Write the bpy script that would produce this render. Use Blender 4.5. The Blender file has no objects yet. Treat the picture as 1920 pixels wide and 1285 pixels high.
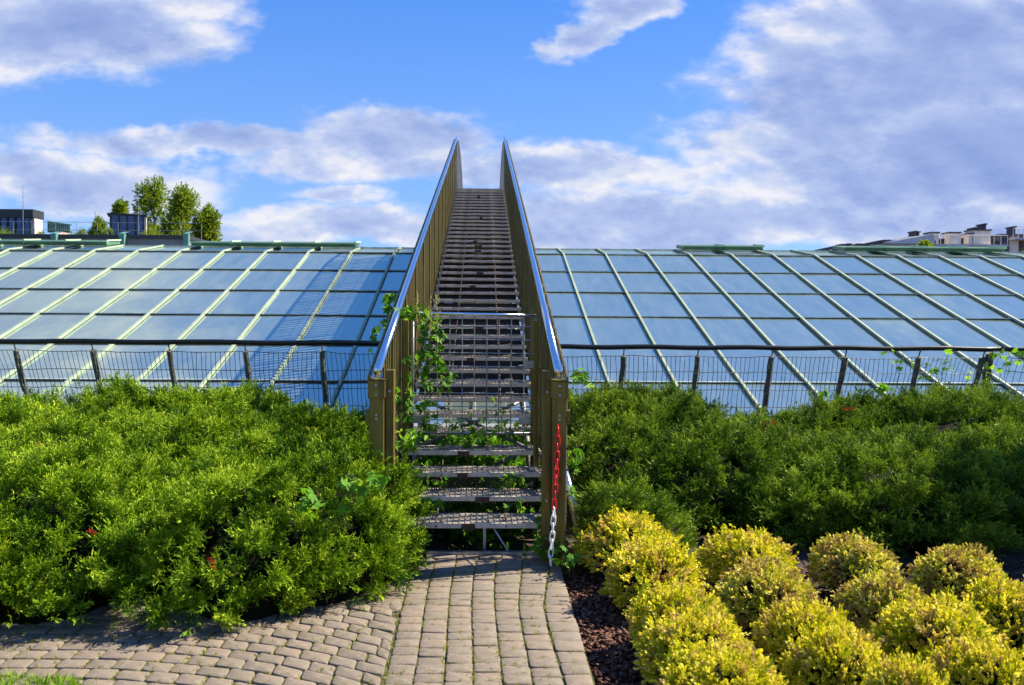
import bpy, math, random
import numpy as np
from mathutils import Vector, Matrix
rng = np.random.default_rng(7); random.seed(7)
R = math.radians
sc = bpy.context.scene
C = sc.collection

# ------------------------------------------------------------------ camera
CAMH = 1.56
cd = bpy.data.cameras.new("camera"); cam = bpy.data.objects.new("camera", cd); C.objects.link(cam)
YAW, PITCH, ROLL = 0.01799, 0.02645, 0.00598
cam.matrix_world = Matrix.Translation((0, 0, CAMH)) @ Matrix.Rotation(-YAW, 4, 'Z') @ Matrix.Rotation(math.pi/2-PITCH, 4, 'X') @ Matrix.Rotation(ROLL, 4, 'Z')
cd.sensor_width = 36; cd.lens = 30.0; cd.shift_x = 24.7/1920
cd.clip_start = .05; cd.clip_end = 3000
cd.dof.use_dof = True; cd.dof.focus_distance = 6.6; cd.dof.aperture_fstop = 5.0
sc.camera = cam

# ------------------------------------------------------------------ sun, sky, exposure
SUN_AZ, SUN_EL = R(20), R(45)          # azimuth from +X towards +Y
sd = Vector((math.cos(SUN_EL)*math.cos(SUN_AZ), math.cos(SUN_EL)*math.sin(SUN_AZ), math.sin(SUN_EL)))
sl = bpy.data.lights.new("sun", 'SUN'); sl.energy = 5.0; sl.angle = R(.5); sl.color = (1, .90, .72)
so = bpy.data.objects.new("sun", sl); C.objects.link(so); so.rotation_euler = sd.to_track_quat('Z', 'Y').to_euler()
sc.cycles.diffuse_bounces = 2; sc.cycles.max_bounces = 6
sc.view_settings.view_transform = 'Standard'; sc.view_settings.look = 'None'
sc.view_settings.exposure = 1.40; sc.view_settings.gamma = 1
W = bpy.data.worlds.new("World"); sc.world = W; W.use_nodes = True
nt = W.node_tree; nt.nodes.clear()

class G:
    """tiny node helper"""
    def __init__(s, nt): s.nt = nt
    def n(s, t, **k):
        x = s.nt.nodes.new(t)
        for a, b in k.items(): setattr(x, a, b)
        return x
    def put(s, sock, v):
        if hasattr(v, 'is_output'): s.nt.links.new(v, sock)
        else: sock.default_value = v
    def m(s, op, a, b=None, c=None, clamp=False):
        x = s.n('ShaderNodeMath', operation=op); x.use_clamp = clamp
        s.put(x.inputs[0], a)
        if b is not None: s.put(x.inputs[1], b)
        if c is not None: s.put(x.inputs[2], c)
        return x.outputs[0]
    def noise(s, vec, scale, detail=4, rough=.55, w=None):
        x = s.n('ShaderNodeTexNoise')
        if w is not None: x.noise_dimensions = '4D'; x.inputs['W'].default_value = w
        if vec is not None: s.put(x.inputs['Vector'], vec)
        x.inputs['Scale'].default_value = scale; x.inputs['Detail'].default_value = detail; x.inputs['Roughness'].default_value = rough
        return x
    def mixc(s, f, a, b, mode='MIX'):
        x = s.n('ShaderNodeMix', data_type='RGBA', blend_type=mode)
        s.put(x.inputs[0], f); s.put(x.inputs[6], a); s.put(x.inputs[7], b)
        return x.outputs[2]
    def ramp(s, f, pts):
        x = s.n('ShaderNodeValToRGB'); s.put(x.inputs[0], f)
        e = x.color_ramp.elements
        while len(e) < len(pts): e.new(.5)
        for q, (p, c) in zip(e, pts): q.position = p; q.color = (*c, 1) if len(c) == 3 else c
        return x.outputs[0]

g = G(nt)
sky = g.n('ShaderNodeTexSky', sky_type='NISHITA'); sky.sun_disc = False
sky.sun_elevation = SUN_EL; sky.sun_rotation = math.pi/2 - SUN_AZ
sky.air_density = 1.0; sky.dust_density = .3; sky.ozone_density = 2.0
tc = g.n('ShaderNodeTexCoord'); sep = g.n('ShaderNodeSeparateXYZ'); nt.links.new(tc.outputs['Generated'], sep.inputs[0])
X_, Y_, Z_ = sep.outputs
ay = g.m('MAXIMUM', g.m('ABSOLUTE', Y_), .08)
u = g.m('DIVIDE', X_, ay); v = g.m('DIVIDE', Z_, ay)
def vecof(a, b):
    x = g.n('ShaderNodeCombineXYZ'); g.put(x.inputs[0], a); g.put(x.inputs[1], b); return x.outputs[0]
# soft domain warp, so that the banks have ragged outlines
wn = g.noise(vecof(u, g.m('MULTIPLY', v, 1.6)), 4.2, 5, .6)
ws = g.n('ShaderNodeSeparateColor'); nt.links.new(wn.outputs['Color'], ws.inputs[0])
uw = g.m('ADD', u, g.m('MULTIPLY', g.m('SUBTRACT', ws.outputs[0], .5), .26))
vw = g.m('ADD', v, g.m('MULTIPLY', g.m('SUBTRACT', ws.outputs[1], .5), .13))
PX = lambda x: (x-907)/1600
PV = lambda y: (600-y)/1600
BL = [
    (PX(1560), PV(120), .12, .06, 1.0, 0), (PX(1700), PV(20), .16, .04, 1.1, 0),  # cloud banks as directions: azimuth, height, half sizes, weight, tilt
    (PX(70), PV(60), .20, .060, 1.15, 0), (PX(360), PV(10), .11, .022, .75, 0), (PX(-60), PV(95), .11, .035, .8, 0),
    (PX(1170), PV(5), .065, .026, 1.1, 0), (PX(1085), PV(55), .045, .032, 1.05, -.3), (PX(1010), PV(95), .030, .026, .75, 0),
    (PX(1780), PV(110), .20, .10, 1.3, 0), (PX(1560), PV(210), .17, .075, 1.15, 0), (PX(1420), PV(270), .14, .06, 1.0, 0), (PX(1900), PV(270), .25, .085, 1.2, 0),
    (PX(720), PV(265), .13, .040, 1.1, 0), (PX(420), PV(290), .22, .022, 1.0, 0), (PX(560), PV(320), .12, .03, .9, 0), (PX(1060), PV(320), .14, .035, 1.0, 0), (PX(850), PV(330), .16, .03, .85, 0),
    (PX(180), PV(360), .16, .030, 1.05, 0), (PX(0), PV(340), .14, .025, .8, 0), (PX(640), PV(385), .07, .013, .75, 0), (PX(1080), PV(395), .09, .012, .8, 0),
    (PX(900), PV(435), .34, .022, .95, 0), (PX(1500), PV(415), .45, .034, 1.1, 0), (PX(1750), PV(330), .34, .055, 1.15, 0), (PX(1290), PV(335), .10, .03, .7, 0), (PX(600), PV(435), .10, .02, .6, 0), (PX(100), PV(430), .3, .02, .3, 0),
    (-.74, .66, .30, .20, 1.25, 0), (-.76, .98, .30, .20, 1.15, 0), (-1.2, .80, .5, .4, 1.2, 0), (-.46, .62, .12, .07, .8, 0), (.62, .74, .16, .08, .34, 0),
]
mask = None
for bu, bv, ru, rv, w_, tl in BL:
    du = g.m('SUBTRACT', uw, bu); dv = g.m('SUBTRACT', vw, bv)
    if tl: dv = g.m('ADD', dv, g.m('MULTIPLY', du, tl))
    a = g.m('MULTIPLY', du, 1/ru); b = g.m('MULTIPLY', dv, 1/rv)
    q = g.m('ADD', g.m('MULTIPLY', a, a), g.m('MULTIPLY', b, b))
    e = g.m('MULTIPLY', g.m('POWER', 2.718, g.m('MULTIPLY', q, -.8)), w_)
    mask = e if mask is None else g.m('MAXIMUM', mask, e)
def cn(du, dv):
    a = g.m('ADD', u, du); b = g.m('MULTIPLY', g.m('ADD', v, dv), 2.0)
    n1 = g.noise(vecof(a, b), 3.6, 12, .56); n2 = g.noise(vecof(a, b), 13, 10, .6)
    return g.m('ADD', g.m('MULTIPLY', n1.outputs[0], .72), g.m('MULTIPLY', n2.outputs[0], .28))
N0 = cn(0, 0); N1 = cn(.022, .012); N2 = cn(.004, .026)
dens = g.m('ADD', mask, g.m('MULTIPLY', g.m('SUBTRACT', N0, .5), 1.6))
dens = g.m('SUBTRACT', dens, .30)
mr = g.n('ShaderNodeMapRange', interpolation_type='SMOOTHSTEP'); g.put(mr.inputs[0], dens); mr.inputs[1].default_value = 0; mr.inputs[2].default_value = .40
alpha = mr.outputs[0]
lit = g.m('ADD', g.m('MULTIPLY', g.m('SUBTRACT', N0, N1), 2.6), g.m('MULTIPLY', g.m('SUBTRACT', N0, N2), 3.2))
thick = g.n('ShaderNodeMapRange'); g.put(thick.inputs[0], dens); thick.inputs[1].default_value = .15; thick.inputs[2].default_value = 1.1
lit = g.m('MULTIPLY', lit, g.m('SUBTRACT', 1.0, g.m('MULTIPLY', thick.outputs[0], .62)))
lit = g.m('SUBTRACT', g.m('ADD', lit, .90), g.m('MULTIPLY', thick.outputs[0], .74), clamp=True)
ccol = g.ramp(lit, [(0, (.25, .35, .70)), (.35, (.355, .46, .80)), (.65, (.52, .62, .90)), (1, (.92, .91, .96))])
tint = g.mixc(1.0, sky.outputs[0], (.60, 1.02, 1.78, 1), 'MULTIPLY')
sk = g.n('ShaderNodeVectorMath', operation='SCALE'); g.put(sk.inputs[0], tint); sk.inputs['Scale'].default_value = .115
hz = g.n('ShaderNodeMapRange'); g.put(hz.inputs[0], Z_); hz.inputs[1].default_value = 0; hz.inputs[2].default_value = .36
hcol = g.mixc(hz.outputs[0], (.42, .66, 1.0, 1), (.095, .33, .96, 1))
base = g.mixc(.72, sk.outputs[0], hcol)
fin = g.mixc(g.m('MULTIPLY', alpha, .96), base, ccol)
bg = g.n('ShaderNodeBackground'); g.put(bg.inputs[0], fin); bg.inputs[1].default_value = .375
wo = g.n('ShaderNodeOutputWorld'); nt.links.new(bg.outputs[0], wo.inputs[0])

# ------------------------------------------------------------------ materials
def mat(name, col, rough=.6, metal=0., var=.0, vscale=8, col2=None, bump=0, bscale=40, spec=.5, detail=5, lo=.35, hi=.65, st=None):
    m = bpy.data.materials.new(name); m.use_nodes = True; nt = m.node_tree; nt.nodes.clear(); g = G(nt)
    p = g.n('ShaderNodeBsdfPrincipled'); o = g.n('ShaderNodeOutputMaterial'); nt.links.new(p.outputs[0], o.inputs[0])
    tc = g.n('ShaderNodeTexCoord').outputs['Object']
    if st:
        mp = g.n('ShaderNodeMapping'); g.put(mp.inputs[0], tc); mp.inputs['Scale'].default_value = st; tc = mp.outputs[0]
    p.inputs['Roughness'].default_value = rough; p.inputs['Metallic'].default_value = metal; p.inputs['Specular IOR Level'].default_value = spec
    if col2 is not None or var:
        if col2 is None: col2 = tuple(c*(1-var) for c in col)
        n = g.noise(tc, vscale, detail, .6)
        f = g.ramp(n.outputs[0], [(lo, (0, 0, 0)), (hi, (1, 1, 1))])
        g.put(p.inputs['Base Color'], g.mixc(f, (*col, 1), (*col2, 1)))
    else: p.inputs['Base Color'].default_value = (*col, 1)
    if bump:
        n = g.noise(tc, bscale, 6, .6); b = g.n('ShaderNodeBump'); b.inputs['Strength'].default_value = bump; b.inputs['Distance'].default_value = .01
        g.put(b.inputs['Height'], n.outputs[0]); nt.links.new(b.outputs[0], p.inputs['Normal'])
    return m
def leafmat(name, cols, trans=.35, rough=.55, patch=None):
    """cols: ramp over a per-leaf random tint; patch: (colour, scale, lo, hi) bleached patches by position"""
    m = bpy.data.materials.new(name); m.use_nodes = True; nt = m.node_tree; nt.nodes.clear(); g = G(nt)
    at = g.n('ShaderNodeAttribute', attribute_name='tint')
    k = len(cols)-1
    c = g.ramp(at.outputs['Fac'], [(i/k, cc) for i, cc in enumerate(cols)])
    if patch:
        tc = g.n('ShaderNodeTexCoord').outputs['Object']
        n = g.noise(tc, patch[1], 3, .6)
        f = g.ramp(n.outputs[0], [(patch[2], (0, 0, 0)), (patch[3], (1, 1, 1))])
        c = g.mixc(f, c, (*patch[0], 1))
    p = g.n('ShaderNodeBsdfPrincipled'); g.put(p.inputs['Base Color'], c); p.inputs['Roughness'].default_value = rough; p.inputs['Specular IOR Level'].default_value = .12
    t = g.n('ShaderNodeBsdfTranslucent'); g.put(t.inputs[0], g.mixc(1, c, (1.3, 1.25, .5, 1), 'MULTIPLY'))
    mx = g.n('ShaderNodeMixShader'); mx.inputs[0].default_value = trans
    nt.links.new(p.outputs[0], mx.inputs[1]); nt.links.new(t.outputs[0], mx.inputs[2])
    o = g.n('ShaderNodeOutputMaterial'); nt.links.new(mx.outputs[0], o.inputs[0])
    return m
M = {}
M['bronze'] = mat('bronze', (.21, .16, .024), .46, .5, vscale=5, detail=10, col2=(.07, .058, .016), bump=.35, bscale=25, st=(3, 3, .45))
M['bar'] = mat('bar', (.15, .12, .022), .5, .45, vscale=7, detail=9, col2=(.045, .038, .011), st=(1, 2.5, .35))
M['chrome'] = mat('chrome', (.72, .74, .78), .16, 1., vscale=30, col2=(.6, .62, .66))
M['galv'] = mat('galv', (.42, .42, .42), .42, .8, vscale=14, col2=(.26, .26, .26))
M['wire'] = mat('wire', (.24, .225, .20), .55, .4)
M['treadwood'] = mat('treadwood', (.80, .68, .55), .8, 0, vscale=9, col2=(.50, .41, .32), bump=.5, bscale=60)
M['treadtop'] = mat('treadtop', (.15, .13, .11), .8, 0, vscale=16, col2=(.25, .215, .18), bump=.5, bscale=60)
M['rust'] = mat('rust', (.05, .025, .015), .8, 0, vscale=30, col2=(.10, .05, .03))
M['black'] = mat('black', (.012, .012, .013), .35, .3)
M['fpost'] = mat('fpost', (.07, .075, .07), .8, 0, vscale=18, col2=(.20, .22, .19), bump=.7, bscale=30, lo=.5, hi=.66)
M['fwire'] = mat('fwire', (.018, .025, .022), .5, .3)
M['mullion'] = mat('mullion', (.27, .34, .24), .65, 0, vscale=3, col2=(.17, .21, .16), lo=.3, hi=.75)
M['glbar'] = mat('glbar', (.55, .62, .52), .5, 0, vscale=5, col2=(.3, .34, .3))
M['gasket'] = mat('gasket', (.03, .04, .04), .6)
M['vent'] = mat('vent', (.075, .19, .08), .45, 0, vscale=3, col2=(.045, .11, .055))
M['ventlip'] = mat('ventlip', (.40, .58, .36), .5)
M['red'] = mat('red', (.62, .010, .018), .3, 0, spec=.5)
M['white'] = mat('white', (.80, .80, .80), .35)
M['soil'] = mat('soil', (.022, .014, .009), .95, 0, vscale=12, col2=(.05, .03, .02), bump=1, bscale=30)
M['core'] = mat('core', (.004, .007, .002), .95, 0, vscale=8, col2=(.010, .008, .003), bump=1, bscale=20, spec=.1)  # near-black: the colour holds the shade inside junipers and golden shrubs
M['bark'] = mat('bark', (.09, .06, .035), .9, 0, vscale=20, col2=(.05, .035, .02))
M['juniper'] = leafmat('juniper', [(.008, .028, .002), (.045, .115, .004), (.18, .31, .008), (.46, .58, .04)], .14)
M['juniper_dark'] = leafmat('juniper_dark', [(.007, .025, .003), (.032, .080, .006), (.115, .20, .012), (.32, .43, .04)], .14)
M['gold'] = leafmat('gold', [(.14, .24, .008), (.42, .42, .012), (.68, .60, .035), (.86, .78, .20)], .32, patch=((.42, .28, .11), 9, .53, .66))
M['gold2'] = leafmat('gold2', [(.10, .19, .008), (.34, .35, .02), (.66, .59, .10), (.86, .78, .32)], .30, patch=((.32, .21, .09), 6, .48, .60))
M['vine'] = leafmat('vine', [(.04, .13, .012), (.08, .22, .018), (.14, .32, .03), (.26, .42, .05)], .45)
M['treeleaf'] = leafmat('treeleaf', [(.06, .12, .010), (.17, .25, .020), (.34, .40, .05)], .4)
M['grass'] = leafmat('grass', [(.08, .20, .01), (.16, .30, .02), (.26, .38, .04)], .4)
M['moss'] = leafmat('moss', [(.10, .13, .01), (.24, .26, .03), (.36, .34, .06)], .3)
M['chips'] = leafmat('chips', [(.035, .016, .010), (.09, .040, .026), (.22, .12, .085)], .0)
M['redleaf'] = leafmat('redleaf', [(.16, .008, .004), (.42, .03, .008)], .4)
M['dry'] = leafmat('dry', [(.35, .30, .12), (.5, .45, .2)], .3)
# pavers: colour by per-stone tint and grain
def paver_mat():
    m = bpy.data.materials.new('paver'); m.use_nodes = True; nt = m.node_tree; nt.nodes.clear(); g = G(nt)
    at = g.n('ShaderNodeAttribute', attribute_name='tint')
    c = g.ramp(at.outputs['Fac'], [(0, (.115, .092, .068)), (.45, (.165, .132, .097)), (.75, (.185, .132, .10)), (1, (.145, .125, .10))])
    tc = g.n('ShaderNodeTexCoord').outputs['Object']
    n = g.noise(tc, 260, 3, .7); n2 = g.noise(tc, 3.2, 6, .65); n3 = g.noise(tc, 26, 5, .7)
    c = g.mixc(g.ramp(n.outputs[0], [(.35, (0, 0, 0)), (.7, (1, 1, 1))]), c, (.15, .12, .09, 1))
    c = g.mixc(g.m('MULTIPLY', g.ramp(n2.outputs[0], [(.45, (0, 0, 0)), (.75, (1, 1, 1))]), .55), c, (.13, .105, .08, 1))
    c = g.mixc(g.m('MULTIPLY', g.ramp(n3.outputs[0], [(.5, (0, 0, 0)), (.72, (1, 1, 1))]), .5), c, (.27, .22, .165, 1))
    p = g.n('ShaderNodeBsdfPrincipled'); g.put(p.inputs['Base Color'], c); p.inputs['Roughness'].default_value = .85
    b = g.n('ShaderNodeBump'); b.inputs['Strength'].default_value = .6; b.inputs['Distance'].default_value = .004
    g.put(b.inputs['Height'], g.noise(tc, 90, 6, .7).outputs[0]); nt.links.new(b.outputs[0], p.inputs['Normal'])
    o = g.n('ShaderNodeOutputMaterial'); nt.links.new(p.outputs[0], o.inputs[0]); return m
M['paver'] = paver_mat()
def glass_mat():
    m = bpy.data.materials.new('roofglass'); m.use_nodes = True; nt = m.node_tree; nt.nodes.clear(); g = G(nt)
    tc = g.n('ShaderNodeTexCoord').outputs['Object']
    at = g.n('ShaderNodeAttribute', attribute_name='tint')
    mp = g.n('ShaderNodeMapping'); g.put(mp.inputs[0], tc); mp.inputs['Scale'].default_value = (1.0, .22, .22)
    n = g.noise(mp.outputs[0], 5, 6, .65)
    dust = g.ramp(n.outputs[0], [(.30, (.105, .145, .130)), (.75, (.205, .235, .21))])
    dust = g.mixc(g.m('MULTIPLY', at.outputs['Fac'], .5), dust, (.10, .14, .17, 1))
    d = g.n('ShaderNodeBsdfDiffuse'); g.put(d.inputs[0], dust)
    gl = g.n('ShaderNodeBsdfGlossy'); gl.inputs['Roughness'].default_value = .045
    gl.inputs[0].default_value = (.80, .93, .84, 1)
    b = g.n('ShaderNodeBump'); b.inputs['Strength'].default_value = .10; b.inputs['Distance'].default_value = .02
    g.put(b.inputs['Height'], g.noise(tc, 1.6, 2, .5).outputs[0]); nt.links.new(b.outputs[0], gl.inputs['Normal'])
    mx = g.n('ShaderNodeMixShader'); mx.inputs[0].default_value = .55
    nt.links.new(d.outputs[0], mx.inputs[1]); nt.links.new(gl.outputs[0], mx.inputs[2])
    o = g.n('ShaderNodeOutputMaterial'); nt.links.new(mx.outputs[0], o.inputs[0]); return m
M['glass'] = glass_mat()
M['bgrey'] = mat('bgrey', (.16, .18, .20), .8, 0, vscale=1, col2=(.12, .135, .15))
M['bblack'] = mat('bblack', (.02, .022, .025), .5)
M['teal'] = mat('teal', (.09, .23, .20), .6, 0, vscale=3, col2=(.06, .16, .14))
M['bglass'] = mat('bglass', (.05, .11, .24), .12, .3, vscale=2, col2=(.03, .06, .13))
M['cream'] = mat('cream', (.85, .74, .62), .85, 0, vscale=1.2, col2=(.66, .58, .49))
M['droof'] = mat('droof', (.10, .09, .10), .8, 0, vscale=2, col2=(.06, .055, .06))
M['brownw'] = mat('brownw', (.20, .09, .05), .8)
M['bwall'] = mat('bwall', (.62, .57, .53), .85, 0, vscale=1, col2=(.48, .45, .43))
M['window'] = mat('window', (.035, .045, .07), .15, .2)

# ------------------------------------------------------------------ mesh helpers
def tag(o, label=None, cat=None, group=None, kind=None):
    for k, v_ in (('label', label), ('category', cat), ('group', group), ('kind', kind)):
        if v_: o[k] = v_
    return o
def empty(name, loc, label, cat, group=None, rz=0):
    o = bpy.data.objects.new(name, None); C.objects.link(o); o.location = loc; o.rotation_euler = (0, 0, rz)
    o.empty_display_size = .1
    return tag(o, label, cat, group)
def link(name, me, parent=None):
    o = bpy.data.objects.new(name, me); C.objects.link(o)
    if parent: o.parent = parent
    return o
def npmesh(name, V, F, m, tint=None, parent=None, smooth=False):
    """V (n,3); F (k,3|4) array; tint per vertex"""
    V = np.asarray(V, np.float32); F = np.asarray(F, np.int32)
    me = bpy.data.meshes.new(name); k = F.shape[1]
    me.vertices.add(len(V)); me.vertices.foreach_set('co', V.ravel())
    me.loops.add(F.size); me.loops.foreach_set('vertex_index', F.ravel())
    me.polygons.add(len(F)); me.polygons.foreach_set('loop_start', np.arange(0, F.size, k, dtype=np.int32))
    if tint is not None:
        a = me.attributes.new('tint', 'FLOAT', 'POINT'); a.data.foreach_set('value', np.asarray(tint, np.float32))
    me.update(calc_edges=True)
    if smooth: me.polygons.foreach_set('use_smooth', np.ones(len(F), bool))
    for mm in (m if isinstance(m, list) else [m]): me.materials.append(mm)
    return link(name, me, parent)
class MB:
    def __init__(s): s.v = []; s.f = []; s.mi = []; s.cur = 0
    def add(s, vs, fs):
        n = len(s.v); s.v += [tuple(p) for p in vs]; s.f += [tuple(i+n for i in f) for f in fs]; s.mi += [s.cur]*len(fs); return s
    def box(s, x0, x1, y0, y1, z0, z1, T=None):
        vs = [Vector((x, y, z)) for z in (z0, z1) for y in (y0, y1) for x in (x0, x1)]
        if T: vs = [T @ p for p in vs]
        return s.add(vs, [(0, 2, 3, 1), (4, 5, 7, 6), (0, 1, 5, 4), (2, 6, 7, 3), (0, 4, 6, 2), (1, 3, 7, 5)])
    def bar(s, a, b, w, h, up=(0, 0, 1)):
        a, b = Vector(a), Vector(b); d = (b-a).normalized(); r = d.cross(Vector(up))
        r = r.normalized() if r.length > 1e-6 else Vector((1, 0, 0)); t = r.cross(d)
        vs = [p + r*(w/2*i) + t*(h/2*j) for p in (a, b) for i, j in ((-1, -1), (1, -1), (1, 1), (-1, 1))]
        return s.add(vs, [(3, 2, 1, 0), (4, 5, 6, 7), (0, 1, 5, 4), (1, 2, 6, 5), (2, 3, 7, 6), (3, 0, 4, 7)])
    def tube(s, pts, r, n=8, cap=True, closed=False):
        pts = [Vector(p) for p in pts]; L = len(pts); base = len(s.v); rr = r if hasattr(r, '__len__') else [r]*L
        up = None
        for i, p in enumerate(pts):
            if closed: d = pts[(i+1) % L]-pts[i-1]
            else: d = pts[min(i+1, L-1)]-pts[max(i-1, 0)]
            d.normalize()
            if up is None: up = Vector((0, 0, 1)) if abs(d.z) < .9 else Vector((1, 0, 0))
            a = d.cross(up).normalized(); b = a.cross(d).normalized(); up = b
            for k in range(n):
                t = 2*math.pi*k/n; s.v.append(tuple(p+a*(math.cos(t)*rr[i])+b*(math.sin(t)*rr[i])))
        for i in range(L if closed else L-1):
            j = (i+1) % L
            for k in range(n):
                k2 = (k+1) % n; s.f.append((base+i*n+k, base+i*n+k2, base+j*n+k2, base+j*n+k)); s.mi.append(s.cur)
        if cap and not closed:
            s.f.append(tuple(base+k for k in range(n))[::-1]); s.f.append(tuple(base+(L-1)*n+k for k in range(n))); s.mi += [s.cur]*2
        return s
    def build(s, name, m, parent=None, smooth=False, bevel=0):
        me = bpy.data.meshes.new(name); me.from_pydata(s.v, [], s.f); 
        for mm in (m if isinstance(m, list) else [m]): me.materials.append(mm)
        me.polygons.foreach_set('material_index', np.array(s.mi, np.int32))
        if smooth: me.polygons.foreach_set('use_smooth', np.ones(len(s.f), bool))
        me.update(); o = link(name, me, parent)
        if bevel:
            b = o.modifiers.new('bevel', 'BEVEL'); b.width = bevel; b.segments = 2; b.limit_method = 'ANGLE'
        return o
def rotmats(dirs, spin):
    """frames whose local +Z is dirs (n,3), spun about it"""
    d = dirs/np.linalg.norm(dirs, axis=1, keepdims=True)
    ref = np.where(np.abs(d[:, 2:3]) < .95, np.array([[0, 0, 1.]]), np.array([[1., 0, 0]]))
    a = np.cross(ref, d); a /= np.linalg.norm(a, axis=1, keepdims=True); b = np.cross(d, a)
    c, s_ = np.cos(spin)[:, None], np.sin(spin)[:, None]
    a2 = a*c+b*s_; b2 = -a*s_+b*c
    return np.stack([a2, b2, d], axis=2)         # columns
def scatter(protos, pos, dirs, scale, tint0, tjit=.2, spin=None):
    """protos: list of (V,F,t). returns V,F,tint"""
    n = len(pos); which = rng.integers(0, len(protos), n)
    spin = rng.uniform(0, 2*np.pi, n) if spin is None else spin
    Rm = rotmats(dirs, spin); Vs, Fs, Ts = [], [], []; off = 0
    for k, (pv, pf, pt) in enumerate(protos):
        ix = np.where(which == k)[0]
        if not len(ix): continue
        v_ = np.einsum('nij,vj->nvi', Rm[ix], pv)*scale[ix][:, None, None]+pos[ix][:, None, :]
        Vs.append(v_.reshape(-1, 3))
        f = pf[None]+(np.arange(len(ix))*len(pv))[:, None, None]+off; Fs.append(f.reshape(-1, pf.shape[1])); off += len(ix)*len(pv)
        t = np.clip(tint0[ix][:, None]+pt[None]+rng.normal(0, tjit, (len(ix), 1)), 0, 1); Ts.append(t.ravel())
    return np.concatenate(Vs), np.concatenate(Fs), np.concatenate(Ts)
def kite(base, d, nrm, L, w):
    d = d/np.linalg.norm(d); s_ = np.cross(d, nrm); s_ /= (np.linalg.norm(s_)+1e-9)
    return [base, base+d*L*.45+s_*w/2, base+d*L, base+d*L*.45-s_*w/2]
def juniper_proto(seed, n=14):
    r = np.random.default_rng(seed); V = []; T = []
    bend = r.normal(0, .12, 2)
    for i in range(n):
        t = i/(n-1); p = np.array([bend[0]*t*t, bend[1]*t*t, t*.86])
        ang = i*2.4+r.normal(0, .4); spread = (.95-.65*t)+r.normal(0, .12)
        d = np.array([math.cos(ang)*math.sin(spread), math.sin(ang)*math.sin(spread), math.cos(spread)])
        L = (.42-.20*t)*r.uniform(.75, 1.25)
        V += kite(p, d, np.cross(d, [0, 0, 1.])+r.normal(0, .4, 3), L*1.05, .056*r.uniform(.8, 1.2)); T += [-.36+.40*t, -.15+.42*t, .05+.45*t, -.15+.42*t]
        # a second-order tip
        q = p+d*L*.55; d2 = d+r.normal(0, .55, 3)
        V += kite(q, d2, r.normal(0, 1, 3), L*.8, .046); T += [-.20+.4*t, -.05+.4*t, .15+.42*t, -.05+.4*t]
    V += kite(np.array([bend[0]*.5, bend[1]*.5, .65]), np.array([bend[0], bend[1], 1.]), np.array([1., 0, 0]), .45, .10); T += [0, .1, .35, .1]
    V = np.array(V); F = np.arange(len(V)).reshape(-1, 4); return V, F, np.array(T)
JP = [juniper_proto(i) for i in range(6)]
def shoot_proto(seed, n=9, L=.30, w=.17, open_=.9):
    """short shoot with small oval leaves"""
    r = np.random.default_rng(seed); V = []; T = []
    for i in range(n):
        t = i/(n-1); ang = i*2.4+r.normal(0, .3); sp = open_-.55*t+r.normal(0, .15)
        d = np.array([math.cos(ang)*math.sin(sp), math.sin(ang)*math.sin(sp), math.cos(sp)])
        nr = np.cross(d, [0, 0, 1.]); nr = np.cross(nr, d)+r.normal(0, .35, 3)
        V += kite(np.array([0, 0, t*.8]), d, nr, L*r.uniform(.8, 1.2)*(1-.2*t), w); T += [-.1+.1*t, .05*t, .12*t, .05*t]
    V = np.array(V); return V, np.arange(len(V)).reshape(-1, 4), np.array(T)
SP = [shoot_proto(20+i, 8, .40, .24) for i in range(6)]
TALLSP = [shoot_proto(40+i, 12, .26, .15, 1.0) for i in range(4)]
def leaf5(seed, n=5):
    """palmate creeper leaf: five pointed leaflets, local +Z is the hanging axis, faces +Y"""
    r = np.random.default_rng(seed); V = []; F = []; T = []
    angs = np.linspace(-1.15, 1.15, n) if n > 1 else [0]
    for a in angs:
        a += r.normal(0, .08); L = (1-.32*abs(a)/1.15)*r.uniform(.9, 1.1); w = .38*L
        d = np.array([math.sin(a), .12*r.normal(), math.cos(a)]); s_ = np.array([math.cos(a), 0, -math.sin(a)])
        up = np.array([0, 1., 0]); b = len(V)
        V += [d*.06, d*L*.35+s_*w*.42+up*.05, d*L*.62+s_*w*.45+up*.04, d*L-up*.10, d*L*.62-s_*w*.45+up*.04, d*L*.35-s_*w*.42+up*.05, d*L*.55-up*.03]
        F += [(b, b+1, b+2, b+6), (b+6, b+2, b+3, b+3), (b, b+6, b+4, b+5), (b+6, b+3, b+4, b+4)]
        F[-3] = (b+6, b+2, b+3, b+3); t = r.normal(0, .06); T += [t]*7
    # turn degenerate quads into proper ones
    F = [tuple(f) for f in F]; Q = []
    for f in F:
        if f[2] == f[3]: Q += [(f[0], f[1], f[2])]
        else: Q += [(f[0], f[1], f[2]), (f[0], f[2], f[3])]
    return np.array(V), np.array(Q), np.array(T)
VP5 = [leaf5(60+i) for i in range(4)]; VP3 = [leaf5(70+i, 3) for i in range(3)]
def blade_proto(seed):
    r = np.random.default_rng(seed); V = []; T = []; F = []
    for i in range(5):
        a = r.uniform(0, 6.28); l = r.uniform(.2, .7); L = r.uniform(.6, 1.1)
        d = np.array([math.cos(a)*l, math.sin(a)*l, 1.]); s_ = np.array([-math.sin(a), math.cos(a), 0])*.045; b = len(V)
        p1 = d*L*.5; p2 = d*L+np.array([math.cos(a), math.sin(a), -.4])*.22*L
        V += [-s_, s_, p1+s_*.8, p1-s_*.8, p2]; F += [(b, b+1, b+2), (b, b+2, b+3), (b+3, b+2, b+4)]; T += [-.2, -.2, 0, 0, .15]
    return np.array(V), np.array(F), np.array(T)
GP = [blade_proto(80+i) for i in range(5)]

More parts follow.
